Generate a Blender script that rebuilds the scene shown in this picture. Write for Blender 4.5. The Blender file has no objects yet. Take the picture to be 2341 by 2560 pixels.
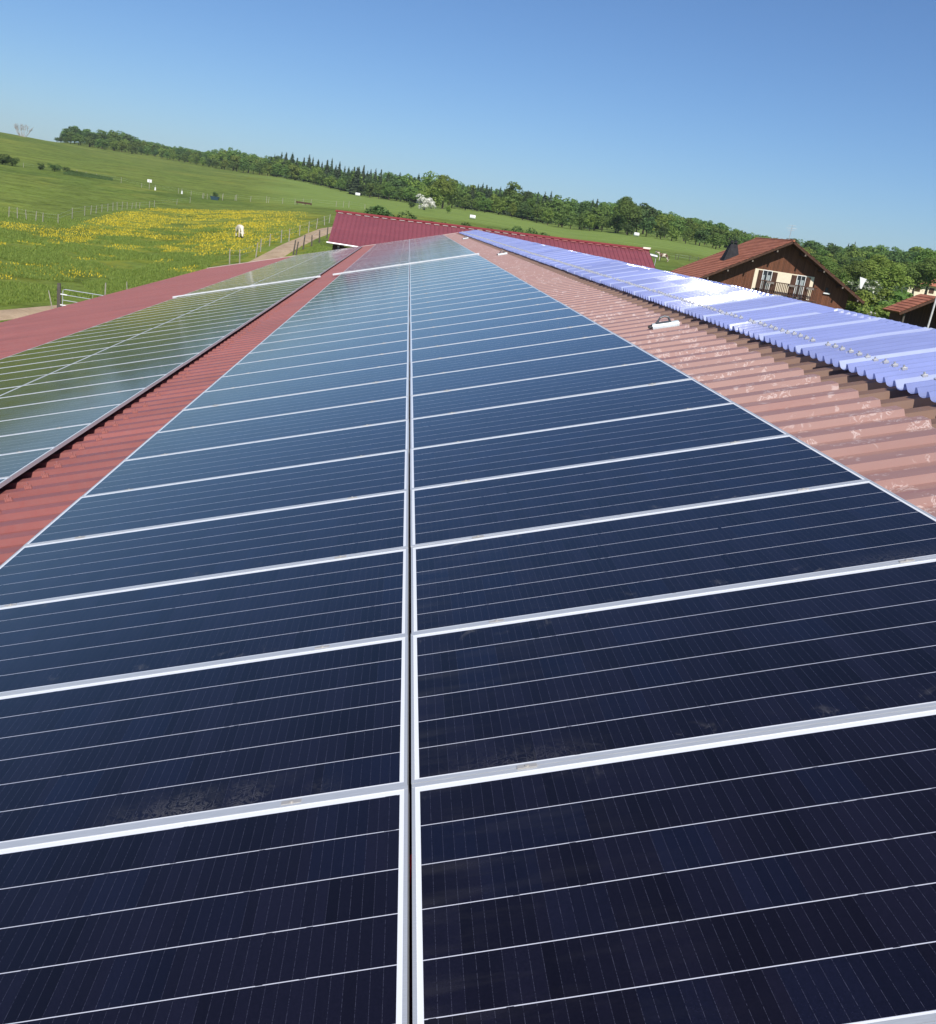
import bpy, bmesh, math, random
import numpy as np
from mathutils import Matrix, Vector, noise
random.seed(7); rng = np.random.default_rng(11)
S = bpy.context.scene
COL = S.collection
PI = math.pi
CZ = 9.4                                    # camera height above the yard
cam_right = Vector((.98789350, -.05671616, .14439428))
cam_down = Vector((.12231387, -.28776583, -.94985796))
cam_fwd = Vector((.09542403, .95601993, -.27734482))
FPX = 2464.61

# ------------------------------------------------------------------ helpers
def tag(o, label=None, cat=None, group=None, kind=None):
    if label: o['label'] = label
    if cat: o['category'] = cat
    if group: o['group'] = group
    if kind: o['kind'] = kind
    return o

def empty(name, mat=None, label=None, cat=None, group=None):
    o = bpy.data.objects.new(name, None); COL.objects.link(o)
    o.empty_display_size = .2
    if mat is not None:
        if isinstance(mat, Matrix): o.matrix_basis = mat
        else: o.location = mat
    return tag(o, label, cat, group)

def link(name, me, mat=None, parent=None, world=None, smooth=False):
    """link a mesh; world = matrix in world space (identity when None)"""
    o = bpy.data.objects.new(name, me); COL.objects.link(o)
    if mat is not None:
        for m in (mat if isinstance(mat, (list, tuple)) else [mat]): me.materials.append(m)
    w = world if world is not None else Matrix.Identity(4)
    if parent is not None:
        o.parent = parent
        chain = parent.matrix_basis.copy()
        if parent.parent is not None: chain = parent.parent.matrix_basis @ chain
        o.matrix_basis = chain.inverted() @ w
    else: o.matrix_basis = w
    if smooth:
        me.polygons.foreach_set('use_smooth', [True] * len(me.polygons))
    return o

class MB:
    def __init__(s): s.v = []; s.f = []; s.m = []; s.mi = 0
    def add(s, vs, fs):
        n = len(s.v); s.v += [tuple(v) for v in vs]
        s.f += [tuple(i + n for i in f) for f in fs]; s.m += [s.mi] * len(fs); return s
    def box(s, x0, x1, y0, y1, z0, z1):
        return s.add([(x0,y0,z0),(x1,y0,z0),(x1,y1,z0),(x0,y1,z0),(x0,y0,z1),(x1,y0,z1),(x1,y1,z1),(x0,y1,z1)],
              [(0,3,2,1),(4,5,6,7),(0,1,5,4),(1,2,6,5),(2,3,7,6),(3,0,4,7)])
    def hexa(s, p):   # 8 points, bottom 4 ccw then top 4
        return s.add(p, [(0,3,2,1),(4,5,6,7),(0,1,5,4),(1,2,6,5),(2,3,7,6),(3,0,4,7)])
    def prism(s, poly, axis, a, b):
        """extrude 2-D poly along axis from a to b; poly order (u,v) in the other two axes"""
        def P(q, t):
            if axis == 'y': return (q[0], t, q[1])
            if axis == 'x': return (t, q[0], q[1])
            return (q[0], q[1], t)
        n = len(poly); vs = [P(q, a) for q in poly] + [P(q, b) for q in poly]
        fs = [tuple(range(n)), tuple(range(2*n-1, n-1, -1))] + [(i, i+n, (i+1) % n + n, (i+1) % n) for i in range(n)]
        return s.add(vs, fs)
    def tube(s, pts, rad, n=8, cap=True):
        pts = [Vector(p) for p in pts]; k = len(pts)
        if not isinstance(rad, (list, tuple)): rad = [rad] * k
        rings = []
        for i, p in enumerate(pts):
            d = (pts[min(i+1, k-1)] - pts[max(i-1, 0)]).normalized()
            a = Vector((0, 0, 1)) if abs(d.z) < .9 else Vector((1, 0, 0))
            x = d.cross(a).normalized(); y = d.cross(x)
            rings.append([p + (x * math.cos(2*PI*j/n) + y * math.sin(2*PI*j/n)) * rad[i] for j in range(n)])
        vs = [v for r in rings for v in r]; fs = []
        for i in range(k-1):
            for j in range(n): fs.append((i*n+j, i*n+(j+1) % n, (i+1)*n+(j+1) % n, (i+1)*n+j))
        if cap: fs += [tuple(range(n-1, -1, -1)), tuple(range((k-1)*n, k*n))]
        return s.add(vs, fs)
    def mesh(s, name):
        me = bpy.data.meshes.new(name); me.from_pydata(s.v, [], s.f)
        if any(s.m): me.polygons.foreach_set('material_index', s.m)
        bm = bmesh.new(); bm.from_mesh(me); bmesh.ops.recalc_face_normals(bm, faces=bm.faces); bm.to_mesh(me); bm.free()
        me.update(); return me
    def build(s, name, mat, parent=None, world=None, smooth=False):
        return link(name, s.mesh(name), mat, parent, world, smooth)

def raw_mesh(name, V, F):
    me = bpy.data.meshes.new(name)
    V = np.asarray(V, dtype=np.float32); F = np.asarray(F, dtype=np.int32)
    me.vertices.add(len(V)); me.vertices.foreach_set('co', V.ravel())
    k = F.shape[1]
    me.loops.add(F.size); me.loops.foreach_set('vertex_index', F.ravel())
    me.polygons.add(len(F)); me.polygons.foreach_set('loop_start', np.arange(0, F.size, k, dtype=np.int32))
    me.polygons.foreach_set('loop_total', np.full(len(F), k, dtype=np.int32))
    me.update(calc_edges=True); return me

def copy_tree(o, parent=None):
    c = o.copy(); COL.objects.link(c)
    if parent is not None: c.parent = parent
    for ch in o.children: copy_tree(ch, c)
    return c

# ------------------------------------------------------------------ material helper
class NT:
    def __init__(s, name):
        s.mat = bpy.data.materials.new(name); s.mat.use_nodes = True
        s.t = s.mat.node_tree; s.t.nodes.clear()
        s.out = s.t.nodes.new('ShaderNodeOutputMaterial')
    def n(s, kind, **kw):
        nd = s.t.nodes.new('ShaderNode' + kind)
        for k, v in kw.items(): setattr(nd, k, v)
        return nd
    def put(s, sock, v):
        if hasattr(v, 'is_output') or isinstance(v, bpy.types.NodeSocket): s.t.links.new(v, sock)
        elif isinstance(v, (tuple, list)) and len(v) == 3 and sock.type == 'RGBA': sock.default_value = (*v, 1)
        else: sock.default_value = v
    def m(s, op, a, b=None, c=None, clamp=False):
        nd = s.n('Math', operation=op); nd.use_clamp = clamp
        for i, x in enumerate((a, b, c)):
            if x is not None: s.put(nd.inputs[i], x)
        return nd.outputs[0]
    def mix(s, fac, a, b):
        nd = s.n('Mix', data_type='RGBA'); s.put(nd.inputs[0], fac); s.put(nd.inputs[6], a); s.put(nd.inputs[7], b)
        return nd.outputs[2]
    def coords(s, which='Object'): return s.n('TexCoord').outputs[which]
    def pos(s): return s.n('NewGeometry').outputs['Position']
    def mapv(s, v, scale=(1, 1, 1), rot=(0, 0, 0), loc=(0, 0, 0)):
        nd = s.n('Mapping'); s.put(nd.inputs[0], v); nd.inputs[1].default_value = loc
        nd.inputs[2].default_value = rot; nd.inputs[3].default_value = scale; return nd.outputs[0]
    def noise(s, v, scale, detail=3, rough=.55, dist=0, out='Fac'):
        nd = s.n('TexNoise'); s.put(nd.inputs['Vector'], v); nd.inputs['Scale'].default_value = scale
        nd.inputs['Detail'].default_value = detail; nd.inputs['Roughness'].default_value = rough
        nd.inputs['Distortion'].default_value = dist; return nd.outputs[out]
    def ramp(s, v, a, b, va=0., vb=1.):
        nd = s.n('MapRange'); nd.clamp = True; s.put(nd.inputs[0], v)
        for i, x in enumerate((a, b, va, vb)): nd.inputs[i+1].default_value = x
        return nd.outputs[0]
    def sep(s, v):
        nd = s.n('SeparateXYZ'); s.put(nd.inputs[0], v); return nd.outputs
    def comb(s, x, y, z=0.):
        nd = s.n('CombineXYZ'); s.put(nd.inputs[0], x); s.put(nd.inputs[1], y); s.put(nd.inputs[2], z); return nd.outputs[0]
    def white(s, v):
        nd = s.n('TexWhiteNoise', noise_dimensions='3D'); s.put(nd.inputs['Vector'], v); return nd.outputs['Value']
    def bump(s, h, strength=.3, dist=.02):
        nd = s.n('Bump'); nd.inputs['Strength'].default_value = strength; nd.inputs['Distance'].default_value = dist
        s.put(nd.inputs['Height'], h); return nd.outputs[0]
    def rnd(s): return s.n('ObjectInfo').outputs['Random']
    def hsv(s, col, h=.5, sat=1., val=1.):
        nd = s.n('HueSaturation'); s.put(nd.inputs['Hue'], h); s.put(nd.inputs['Saturation'], sat); s.put(nd.inputs['Value'], val)
        s.put(nd.inputs['Color'], col); return nd.outputs[0]
    def pbsdf(s, base, rough=.5, metal=0., spec=.5, normal=None, **kw):
        p = s.n('BsdfPrincipled'); s.put(p.inputs['Base Color'], base); s.put(p.inputs['Roughness'], rough)
        s.put(p.inputs['Metallic'], metal); s.put(p.inputs['Specular IOR Level'], spec)
        if normal is not None: s.put(p.inputs['Normal'], normal)
        for k, v in kw.items(): s.put(p.inputs[k.replace('_', ' ')], v)
        return p.outputs[0]
    def done(s, sh): s.t.links.new(sh, s.out.inputs[0]); return s.mat

def simple(name, base, rough=.6, metal=0., spec=.5, var=.15, scale=6, bump=0.):
    t = NT(name); c = t.coords(); nz = t.noise(c, scale, 4)
    col = t.hsv(base, val=t.ramp(nz, .3, .7, 1-var, 1+var))
    nm = t.bump(nz, bump, .02) if bump else None
    return t.done(t.pbsdf(col, rough, metal, spec, nm))

# ------------------------------------------------------------------ roof frame
AL = math.radians(15.98866); NP = 1.61308
cA, sA = math.cos(AL), math.sin(AL)
# local x = up the slope, local y = along the ridge, local z = normal; z = 0 is the glass plane
TR = Matrix(((cA, 0, -sA, NP*sA), (0, 1, 0, 0), (sA, 0, cA, CZ - NP*cA), (0, 0, 0, 1)))
B0 = -.24594; PU = 1.107; PV = 2.41326; U0 = 1.48874
def uline(k): return U0 + k*PU + (0.0 if k <= 31 else 0.0)

# ------------------------------------------------------------------ terrain
KN = {
 -60: [(0,0),(60,0),(140,2),(300,5),(600,16),(800,16),(2500,10)],
 -30: [(0,0),(60,0),(134,2.1),(300,6.3),(600,20),(760,20.5),(900,16),(2500,12)],
 -20.5:[(0,0),(60,0),(68,.45),(134,2.25),(300,6.5),(600,20.3),(720,21.2),(860,18),(2500,12)],
 -16.6:[(0,0),(60,0),(68,.5),(134,2.4),(230,4.2),(285,6.5),(700,20.6),(900,30),(2500,20)],
 -14: [(0,0),(60,.1),(70,.6),(134,2.7),(220,3.7),(275,6.4),(740,21.4),(900,30),(2500,22)],
 -11.5:[(0,0),(60,.2),(75,.9),(134,3.3),(220,4.5),(265,6.3),(690,20),(900,31),(2500,22)],
 -9.2: [(0,0),(60,.3),(90,2.6),(126,4.5),(220,5.6),(270,6.9),(620,18.8),(900,27),(2500,22)],
 -7: [(0,0),(60,.5),(90,3),(110,4.2),(150,5.6),(270,7.6),(580,19.2),(900,30),(2500,25)],
 -5: [(0,0),(60,.5),(90,3.2),(112,4.9),(150,6.2),(260,8.3),(530,17),(900,30),(2500,25)],
 -3: [(0,0),(60,.5),(90,3.3),(150,6.6),(250,8.9),(480,14.2),(700,22),(2500,25)],
 1: [(0,0),(60,.7),(90,3.5),(150,6.8),(250,9.6),(330,11.8),(420,14),(700,24),(2500,25)],
 4.5: [(0,0),(60,1),(90,3.6),(180,8.0),(280,10.9),(400,14.8),(700,24),(2500,25)],
 8.5: [(0,0),(60,1.5),(90,4),(186,7.9),(280,10.4),(370,12.6),(700,22),(2500,25)],
 12.5:[(0,0),(60,2.2),(90,4.2),(186,8.0),(280,11.4),(350,14.2),(700,26),(2500,25)],
 16.6:[(0,0),(60,3),(90,4.4),(186,8.3),(330,13.3),(700,24),(2500,25)],
 22: [(0,0),(40,2.6),(60,4),(100,4.8),(150,6),(250,8),(330,11),(700,24),(2500,25)],
 28: [(0,0),(40,3),(60,4.8),(100,4.6),(150,5),(250,8.6),(330,12),(700,25),(2500,25)],
 45: [(0,0),(40,3),(60,4.5),(150,5),(330,10),(700,20),(2500,25)],
 80: [(0,0),(40,2),(150,3),(600,10),(2500,15)],
 180:[(0,0),(60,0),(150,0),(600,4),(2500,10)],
 300:[(0,0),(60,0),(140,2),(300,5),(600,16),(800,16),(2500,10)]}
AZK = sorted(KN)
def _z1(az, r):
    if az < -60: az += 360
    if az > 300: az -= 360
    for i in range(len(AZK)-1):
        if AZK[i] <= az <= AZK[i+1]: break
    t = (az - AZK[i]) / (AZK[i+1] - AZK[i])
    return float(np.interp(r, *zip(*KN[AZK[i]]))) * (1-t) + float(np.interp(r, *zip(*KN[AZK[i+1]]))) * t
def ground_pol(az, r):
    z = 0
    for da in (-.9, 0, .9):
        for fr in (.93, 1, 1.07): z += _z1(az + da, r*fr)
    return z / 9
def ground(x, y):
    return ground_pol(math.degrees(math.atan2(x, y)), math.hypot(x, y))
def ray(px, py):
    return (cam_right*(px-1170.5) + cam_down*(py-1280) + cam_fwd*FPX).normalized()
def pol(px, py, r):
    """point at horizontal distance r in the direction seen at photo pixel px, py (height of that ray too)"""
    d = ray(px, py); k = r / math.hypot(d.x, d.y); return Vector((d.x*k, d.y*k, CZ + d.z*k))
def hit(px, py, r0=45, r1=900):
    d = ray(px, py); h = math.hypot(d.x, d.y); r = r0
    while r < r1:
        x, y, z = d.x/h*r, d.y/h*r, CZ + d.z/h*r
        if ground(x, y) >= z: return Vector((x, y, ground(x, y)))
        r += .5 if r < 200 else 2
    return Vector((x, y, ground(x, y)))
def on(px, py, r):
    p = pol(px, py, r); p.z = ground(p.x, p.y); return p

def build_terrain():
    rs = [0, 15, 30, 42]; r = 48
    while r < 2500: rs.append(r); r *= 1.022
    azs = []; a = -60
    while a < 300:
        azs.append(a); a += .45 if -32 <= a < 45 else 3
    V = []; F = []
    for r in rs:
        for a in azs:
            x, y = r*math.sin(math.radians(a)), r*math.cos(math.radians(a))
            z = ground_pol(a, r)
            if r > 55: z += .12*noise.noise(Vector((x*.06, y*.06, 0))) * min(1, (r-55)/60)
            V.append((x, y, z))
    n = len(azs)
    for i in range(len(rs)-1):
        for j in range(n):
            k = (j+1) % n; F.append((i*n+j, i*n+k, (i+1)*n+k, (i+1)*n+j))
    me = raw_mesh('ground', V, F)
    me.polygons.foreach_set('use_smooth', [True]*len(F))
    return me

def mat_meadow():
    t = NT('meadow'); p = t.pos(); x, y, z = t.sep(p)[:3]
    r = t.m('SQRT', t.m('ADD', t.m('MULTIPLY', x, x), t.m('MULTIPLY', y, y)))
    big = t.noise(p, .018, 4); mid = t.noise(p, .12, 5, .65); fin = t.noise(p, 1.6, 4, .7)
    c = t.mix(t.ramp(big, .35, .65), (.140, .200, .034), (.208, .262, .048))
    c = t.mix(t.ramp(mid, .36, .66), t.hsv(c, val=.66), c)
    clump = t.noise(p, .38, 4, .6); c = t.mix(t.ramp(clump, .50, .66), c, t.hsv(c, val=.62, sat=1.08))
    c = t.mix(t.ramp(t.noise(p, .05, 4, .6), .54, .66, 0, .5), c, (.25, .26, .045))
    c = t.mix(t.ramp(fin, .30, .70), t.hsv(c, val=.72), t.hsv(c, val=1.22))
    # mown hay field beyond the barn, swaths
    az = t.m('ARCTAN2', x, y)
    mown = t.m('MULTIPLY', t.ramp(r, 240, 262), t.ramp(t.m('ADD', az, t.m('MULTIPLY', t.m('SUBTRACT', big, .5), .12)), -.15, -.10))
    sw = t.m('SINE', t.m('ADD', t.m('MULTIPLY', t.m('ADD', t.m('MULTIPLY', x, .55), y), .55), t.m('MULTIPLY', mid, 5)))
    mc = t.mix(t.ramp(sw, -.8, .8), (.160, .235, .045), (.225, .295, .068))
    mc = t.mix(t.ramp(mid, .3, .7), t.hsv(mc, val=.8), mc)
    c = t.mix(mown, c, mc)
    # buttercups: patches inside the lower pasture
    rfar = t.ramp(az, -.31, -.235, 126, 205)
    reg = t.m('MULTIPLY', t.ramp(r, 84, 122), t.ramp(t.m('SUBTRACT', rfar, r), -3, 14))
    reg = t.m('MULTIPLY', reg, t.m('MULTIPLY', t.ramp(az, -.40, -.30), t.ramp(az, -.075, -.10)))
    pat = t.noise(p, .07, 3, .6); pf = t.noise(p, .42, 4, .72)
    f = t.m('MULTIPLY', reg, t.m('MULTIPLY', t.ramp(pat, .37, .52), t.ramp(pf, .44, .58)))
    far = t.m('MULTIPLY', t.m('MULTIPLY', t.ramp(r, 320, 360), t.ramp(t.noise(p, .02, 2), .56, .66)), t.m('MULTIPLY', t.ramp(pf, .45, .6), t.ramp(az, -.10, -.14)))
    f = t.m('MAXIMUM', f, t.m('MULTIPLY', far, .3))
    c = t.mix(t.m('MULTIPLY', f, .60), c, (.40, .33, .02))
    bm = t.bump(t.m('ADD', mid, t.m('MULTIPLY', fin, .35)), .9, .55)
    return t.done(t.pbsdf(c, .95, 0, .12, bm))

# ------------------------------------------------------------------ materials
def mat_alu(name='aluminium', c=(.57, .585, .60), r=.38):
    t = NT(name); co = t.coords(); nz = t.noise(t.mapv(co, (3, 60, 3)), 5, 3)
    return t.done(t.pbsdf(t.hsv(c, val=t.ramp(nz, .3, .7, .92, 1.05)), t.ramp(nz, .3, .7, r-.06, r+.08), .35, .5))
M_alu = mat_alu()
M_white = simple('white_paint', (.80, .80, .78), .45, var=.06)
M_galv = simple('galvanised', (.62, .64, .64), .42, .6, var=.12, scale=14)
M_steel = simple('clamp_steel', (.72, .70, .66), .35, .55, var=.15, scale=30)
M_clamp = mat_alu('clamp_alu', (.50, .47, .43), .42)
M_black = simple('black_rubber', (.02, .02, .022), .6)

HX, HY = 1.200, .5525
def mat_glass(smudged=False):
    t = NT('solar_glass_smudged' if smudged else 'solar_glass'); co = t.coords(); x, y0_, z = t.sep(co)[:3]; y = t.m('ADD', y0_, .0075); rn = t.rnd()
    AX, AY = HX - .010 - .014, HY - .018 - .0155
    px = t.m('DIVIDE', t.m('ADD', x, AX), 2*AX/78); py = t.m('DIVIDE', t.m('ADD', y, AY), 2*AY/6)
    ix, iy = t.m('FLOOR', px), t.m('FLOOR', py); fx, fy = t.m('FRACT', px), t.m('FRACT', py)
    inside = t.m('MULTIPLY', t.m('LESS_THAN', t.m('ABSOLUTE', x), AX), t.m('LESS_THAN', t.m('ABSOLUTE', y), AY))
    ex = t.m('MINIMUM', fx, t.m('SUBTRACT', 1, fx)); ey = t.m('MINIMUM', fy, t.m('SUBTRACT', 1, fy))
    wob = t.noise(t.mapv(co, (3, 80, 1)), 3, 2)
    line_x = t.m('MULTIPLY', t.m('LESS_THAN', ex, .022), t.ramp(wob, .42, .56, 0, .8))
    brk = t.m('GREATER_THAN', t.white(t.comb(t.m('FLOOR', t.m('MULTIPLY', x, 60)), iy, rn)), .012)
    line_y = t.m('MULTIPLY', t.m('LESS_THAN', ey, .0085), brk)
    tone = t.white(t.comb(t.m('FLOOR', t.m('DIVIDE', ix, 3)), iy, t.m('MULTIPLY', rn, 91)))
    tone2 = t.white(t.comb(ix, iy, t.m('MULTIPLY', rn, 37)))
    tn = t.m('ADD', t.m('MULTIPLY', tone, .65), t.m('MULTIPLY', tone2, .35))
    cell = t.mix(tn, (.0048, .0036, .0066), (.0100, .0088, .0185))
    cell = t.mix(t.ramp(t.white(t.comb(iy, t.m('FLOOR', t.m('DIVIDE', ix, 5)), t.m('MULTIPLY', rn, 17))), .80, 1, 0, .6), cell, (.007, .009, .024))
    grain = t.noise(co, 260, 2)
    cell = t.hsv(cell, val=t.ramp(grain, .3, .7, .75, 1.25))
    cell = t.mix(line_x, cell, (.06, .06, .085))
    cell = t.mix(line_y, cell, (.62, .62, .68))
    # dust in the corner under the clamps and faint streaks
    d = t.noise(co, 9, 5, .7, 1.2); edge = t.ramp(t.m('ABSOLUTE', y), AY-.10, AY, 0, 1)
    sm = t.noise(t.mapv(co, (1, 1, 1), loc=(0, 0, 0)), 1.3, 2)
    clx = t.m('ABSOLUTE', t.m('SUBTRACT', t.m('ABSOLUTE', x), .85)); cly = t.m('SUBTRACT', AY, t.m('ABSOLUTE', y))
    near = t.m('MULTIPLY', t.ramp(clx, .30, .05), t.ramp(cly, .13, .02))
    swl = t.noise(co, 16, 5, .7, 3.0); side = t.white(t.comb(t.m('SIGN', x), t.m('SIGN', y), t.m('MULTIPLY', rn, 53)))
    hand = t.m('MULTIPLY', t.m('MULTIPLY', near, t.ramp(t.m('ABSOLUTE', t.m('SUBTRACT', swl, .52)), .05, .015)), t.ramp(side, .82, 1.1))
    if smudged:
        ax_ = t.m('ABSOLUTE', t.m('SUBTRACT', x, .62)); by_ = t.m('ADD', y, AY)
        pr = t.m('MULTIPLY', t.ramp(ax_, .40, .10), t.ramp(by_, .16, .03))
        pr = t.m('MULTIPLY', pr, t.ramp(t.noise(co, 5, 2), .40, .55))
        hand = t.m('MAXIMUM', hand, t.m('MULTIPLY', t.m('MULTIPLY', pr, t.ramp(t.m('ABSOLUTE', t.m('SUBTRACT', swl, .50)), .06, .005)), 1.0))
    film2 = t.m('MULTIPLY', t.ramp(x, -.4, -AX), t.ramp(t.noise(t.mapv(co, (1, 6, 1)), 2, 4), .5, .75, 0, .05))
    cell = t.mix(t.m('ADD', t.m('MULTIPLY', hand, .22), film2), cell, (.32, .30, .27))
    dust = t.m('MULTIPLY', t.m('MULTIPLY', t.ramp(d, .56, .68), edge), t.ramp(t.m('ADD', sm, t.m('MULTIPLY', t.m('SUBTRACT', rn, .5), .3)), .56, .68))
    cell = t.mix(t.m('MULTIPLY', dust, .22), cell, (.30, .28, .26))
    c = t.mix(inside, (.80, .81, .82), cell)
    film = t.noise(co, 2.2, 4)
    rough = t.m('ADD', t.ramp(film, .3, .7, .075, .12), t.m('MULTIPLY', dust, .25))
    return t.done(t.pbsdf(c, rough, 0, .5, None, IOR=1.42))
M_glass = mat_glass(); M_glass_s = mat_glass(True)

def mat_red(name, base, dusty=0., rough=.38):
    t = NT(name); co = t.coords(); x, y, z = t.sep(co)[:3]
    nz = t.noise(t.mapv(co, (.25, 1.2, 1)), 2.2, 5, .6); fine = t.noise(co, 14, 4, .7)
    c = t.hsv(base, val=t.ramp(nz, .3, .7, .88, 1.1), sat=t.ramp(fine, .3, .7, .95, 1.05))
    seg = t.white(t.comb(t.m('FLOOR', t.m('DIVIDE', y, 1.065)), 1, 1))
    c = t.hsv(c, val=t.ramp(seg, 0, 1, .93, 1.06))
    r = t.ramp(nz, .3, .7, rough-.05, rough+.10)
    if dusty:
        side = t.ramp(x, 1.9, 2.3)
        film = t.m('MULTIPLY', side, t.ramp(nz, .2, .7, .45, .70))
        c = t.mix(film, c, (.37, .255, .215))
        # rubbed chalky marks: short curved strokes
        q = t.mapv(co, (1, 1, 1)); a = t.noise(q, 2.7, 2, .5, 1.5); b = t.noise(q, 12, 3, .6, 2.2)
        ring = t.ramp(t.m('ABSOLUTE', t.m('SUBTRACT', b, .56)), .045, .02)
        blob = t.ramp(t.noise(q, 10, 3, .5, .5), .64, .69)
        mk = t.m('MULTIPLY', t.m('MAXIMUM', t.m('MULTIPLY', ring, t.ramp(a, .56, .60)), t.m('MULTIPLY', blob, .8)), side)
        c = t.mix(t.m('MULTIPLY', mk, .42), c, (.72, .62, .58))
        stn = t.m('MULTIPLY', t.ramp(t.noise(t.mapv(co, (.5, 5, 1)), 2, 4), .58, .7), side)
        c = t.mix(t.m('MULTIPLY', stn, .35), c, (.25, .09, .08))
    return t.done(t.pbsdf(c, r, 0, .45, t.bump(fine, .05, .003)))
M_red = mat_red('red_steel', (.285, .097, .086), 1., .5)
M_brown = mat_red('old_brown_sheet', (.20, .115, .08), 0., .6)
M_barnred = mat_red('crimson_steel', (.235, .062, .072), 0., .42)

def mat_blue(name, base):
    t = NT(name); co = t.coords(); nz = t.noise(co, 3, 3)
    col = t.hsv(base, val=t.m('MULTIPLY', t.ramp(nz, .3, .7, .93, 1.05), t.ramp(t.rnd(), 0, 1, .90, 1.06)))
    tr = t.n('BsdfTranslucent'); t.put(tr.inputs[0], tuple(c_*1.0 for c_ in base))
    pb = t.pbsdf(col, .075, 0, .13, t.bump(t.noise(co, 25, 2), .05, .004))
    mx = t.n('MixShader'); mx.inputs[0].default_value = .30
    t.t.links.new(pb, mx.inputs[1]); t.t.links.new(tr.outputs[0], mx.inputs[2])
    tp = t.n('BsdfTransparent'); t.put(tp.inputs[0], (.75, .80, 1.))
    m2 = t.n('MixShader'); m2.inputs[0].default_value = .16
    t.t.links.new(mx.outputs[0], m2.inputs[1]); t.t.links.new(tp.outputs[0], m2.inputs[2])
    return t.done(m2.outputs[0])
M_blue = mat_blue('blue_translucent', (.37, .43, .76)); M_blue2 = mat_blue('blue_translucent_double', (.60, .66, .88)); M_blue3 = mat_blue('blue_shaded_crest', (.10, .12, .30))  # M_blue3: darker blue paints the shade lines along the crests

def mat_leaf(name, c1, c2, trans=.25, white=None):
    t = NT(name); co = t.coords(); rn = t.rnd()
    nz = t.noise(co, 3.2, 3, .6); fi = t.white(t.mapv(t.n('NewGeometry').outputs['True Normal'], (7, 7, 7)))
    c = t.mix(t.ramp(nz, .35, .65), c1, c2)
    c = t.hsv(c, h=t.ramp(rn, 0, 1, .485, .515), val=t.m('MULTIPLY', t.ramp(rn, 0, 1, .78, 1.18), t.ramp(fi, 0, 1, .8, 1.2)))
    if white: c = t.mix(t.ramp(t.noise(co, white[1], 3, .7), white[2]-.03, white[2]+.03), c, white[0])
    p = t.pbsdf(c, .7, 0, .25); tl = t.n('BsdfTranslucent'); t.put(tl.inputs[0], t.hsv(c, val=1.3))
    mx = t.n('MixShader'); mx.inputs[0].default_value = trans
    t.t.links.new(p, mx.inputs[1]); t.t.links.new(tl.outputs[0], mx.inputs[2])
    return t.done(mx.outputs[0])
L_mid = mat_leaf('leaf_mid', (.105, .175, .036), (.175, .255, .058), .32)
L_light = mat_leaf('leaf_light', (.170, .250, .045), (.245, .325, .066), .32)
L_dark = mat_leaf('leaf_dark', (.066, .118, .033), (.112, .175, .052), .3)
L_con = mat_leaf('spruce_needles', (.040, .068, .030), (.070, .105, .045), .1)
L_may = mat_leaf('hawthorn_leaf', (.06, .10, .03), (.10, .14, .04), .2, ((.82, .80, .72), 12, .40))
L_mayfew = mat_leaf('hawthorn_leaf_sparse', (.06, .10, .03), (.10, .14, .04), .2, ((.66, .65, .55), 11, .56))
L_yel = mat_leaf('yellow_blossom', (.10, .12, .02), (.16, .16, .02), .2, ((.50, .38, .02), 9, .5))
M_bark = simple('bark', (.07, .055, .04), .9, var=.3, scale=12, bump=.4)
M_greybark = simple('pale_bark', (.36, .33, .30), .9, var=.2, scale=12)
M_post = simple('weathered_post', (.34, .31, .25), .85, var=.25, scale=9, bump=.3)
M_darkpost = simple('dark_post', (.10, .085, .07), .9, var=.3, scale=9, bump=.4)

# ------------------------------------------------------------------ world, sun, camera
SUN_AZ = math.radians(180 - 7); SUN_EL = math.radians(47)   # azimuth clockwise from +Y
w = bpy.data.worlds.new('World'); S.world = w; w.use_nodes = True
wt = w.node_tree; sk = wt.nodes.new('ShaderNodeTexSky'); sk.sky_type = 'NISHITA'; sk.sun_disc = False
sk.sun_elevation = SUN_EL; sk.sun_rotation = SUN_AZ; sk.altitude = 500
sk.air_density = 1.0; sk.dust_density = .5; sk.ozone_density = 1.6
bg = wt.nodes['Background']; tint = wt.nodes.new('ShaderNodeMix'); tint.data_type = 'RGBA'; tint.blend_type = 'MULTIPLY'; tint.inputs[0].default_value = 1
tint.inputs[7].default_value = (.56, .765, 1.05, 1); wt.links.new(sk.outputs[0], tint.inputs[6]); wt.links.new(tint.outputs[2], bg.inputs[0]); bg.inputs[1].default_value = .075
sl = bpy.data.lights.new('sun', 'SUN'); sl.energy = 4.0; sl.angle = math.radians(.5); sl.color = (1, .955, .89)
so = bpy.data.objects.new('sun', sl); COL.objects.link(so)
sd = Vector((math.sin(SUN_AZ)*math.cos(SUN_EL), math.cos(SUN_AZ)*math.cos(SUN_EL), math.sin(SUN_EL)))
so.rotation_euler = sd.to_track_quat('Z', 'Y').to_euler(); so.location = (20, -20, 60)
cd = bpy.data.cameras.new('camera'); co_ = bpy.data.objects.new('camera', cd); COL.objects.link(co_)
cd.sensor_fit = 'HORIZONTAL'; cd.sensor_width = 36; cd.lens = FPX/2341*36; cd.clip_end = 6000; cd.clip_start = .05
co_.matrix_world = Matrix(((cam_right.x, -cam_down.x, -cam_fwd.x, 0), (cam_right.y, -cam_down.y, -cam_fwd.y, 0),
                           (cam_right.z, -cam_down.z, -cam_fwd.z, CZ), (0, 0, 0, 1)))
S.camera = co_
vs = S.view_settings; vs.view_transform = 'Standard'; vs.look = 'None'; vs.exposure = .4; vs.gamma = 1
S.cycles.max_bounces = 6; S.cycles.transparent_max_bounces = 8

# ------------------------------------------------------------------ ground
g = link('ground', build_terrain(), mat_meadow()); tag(g, kind='structure')

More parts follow.
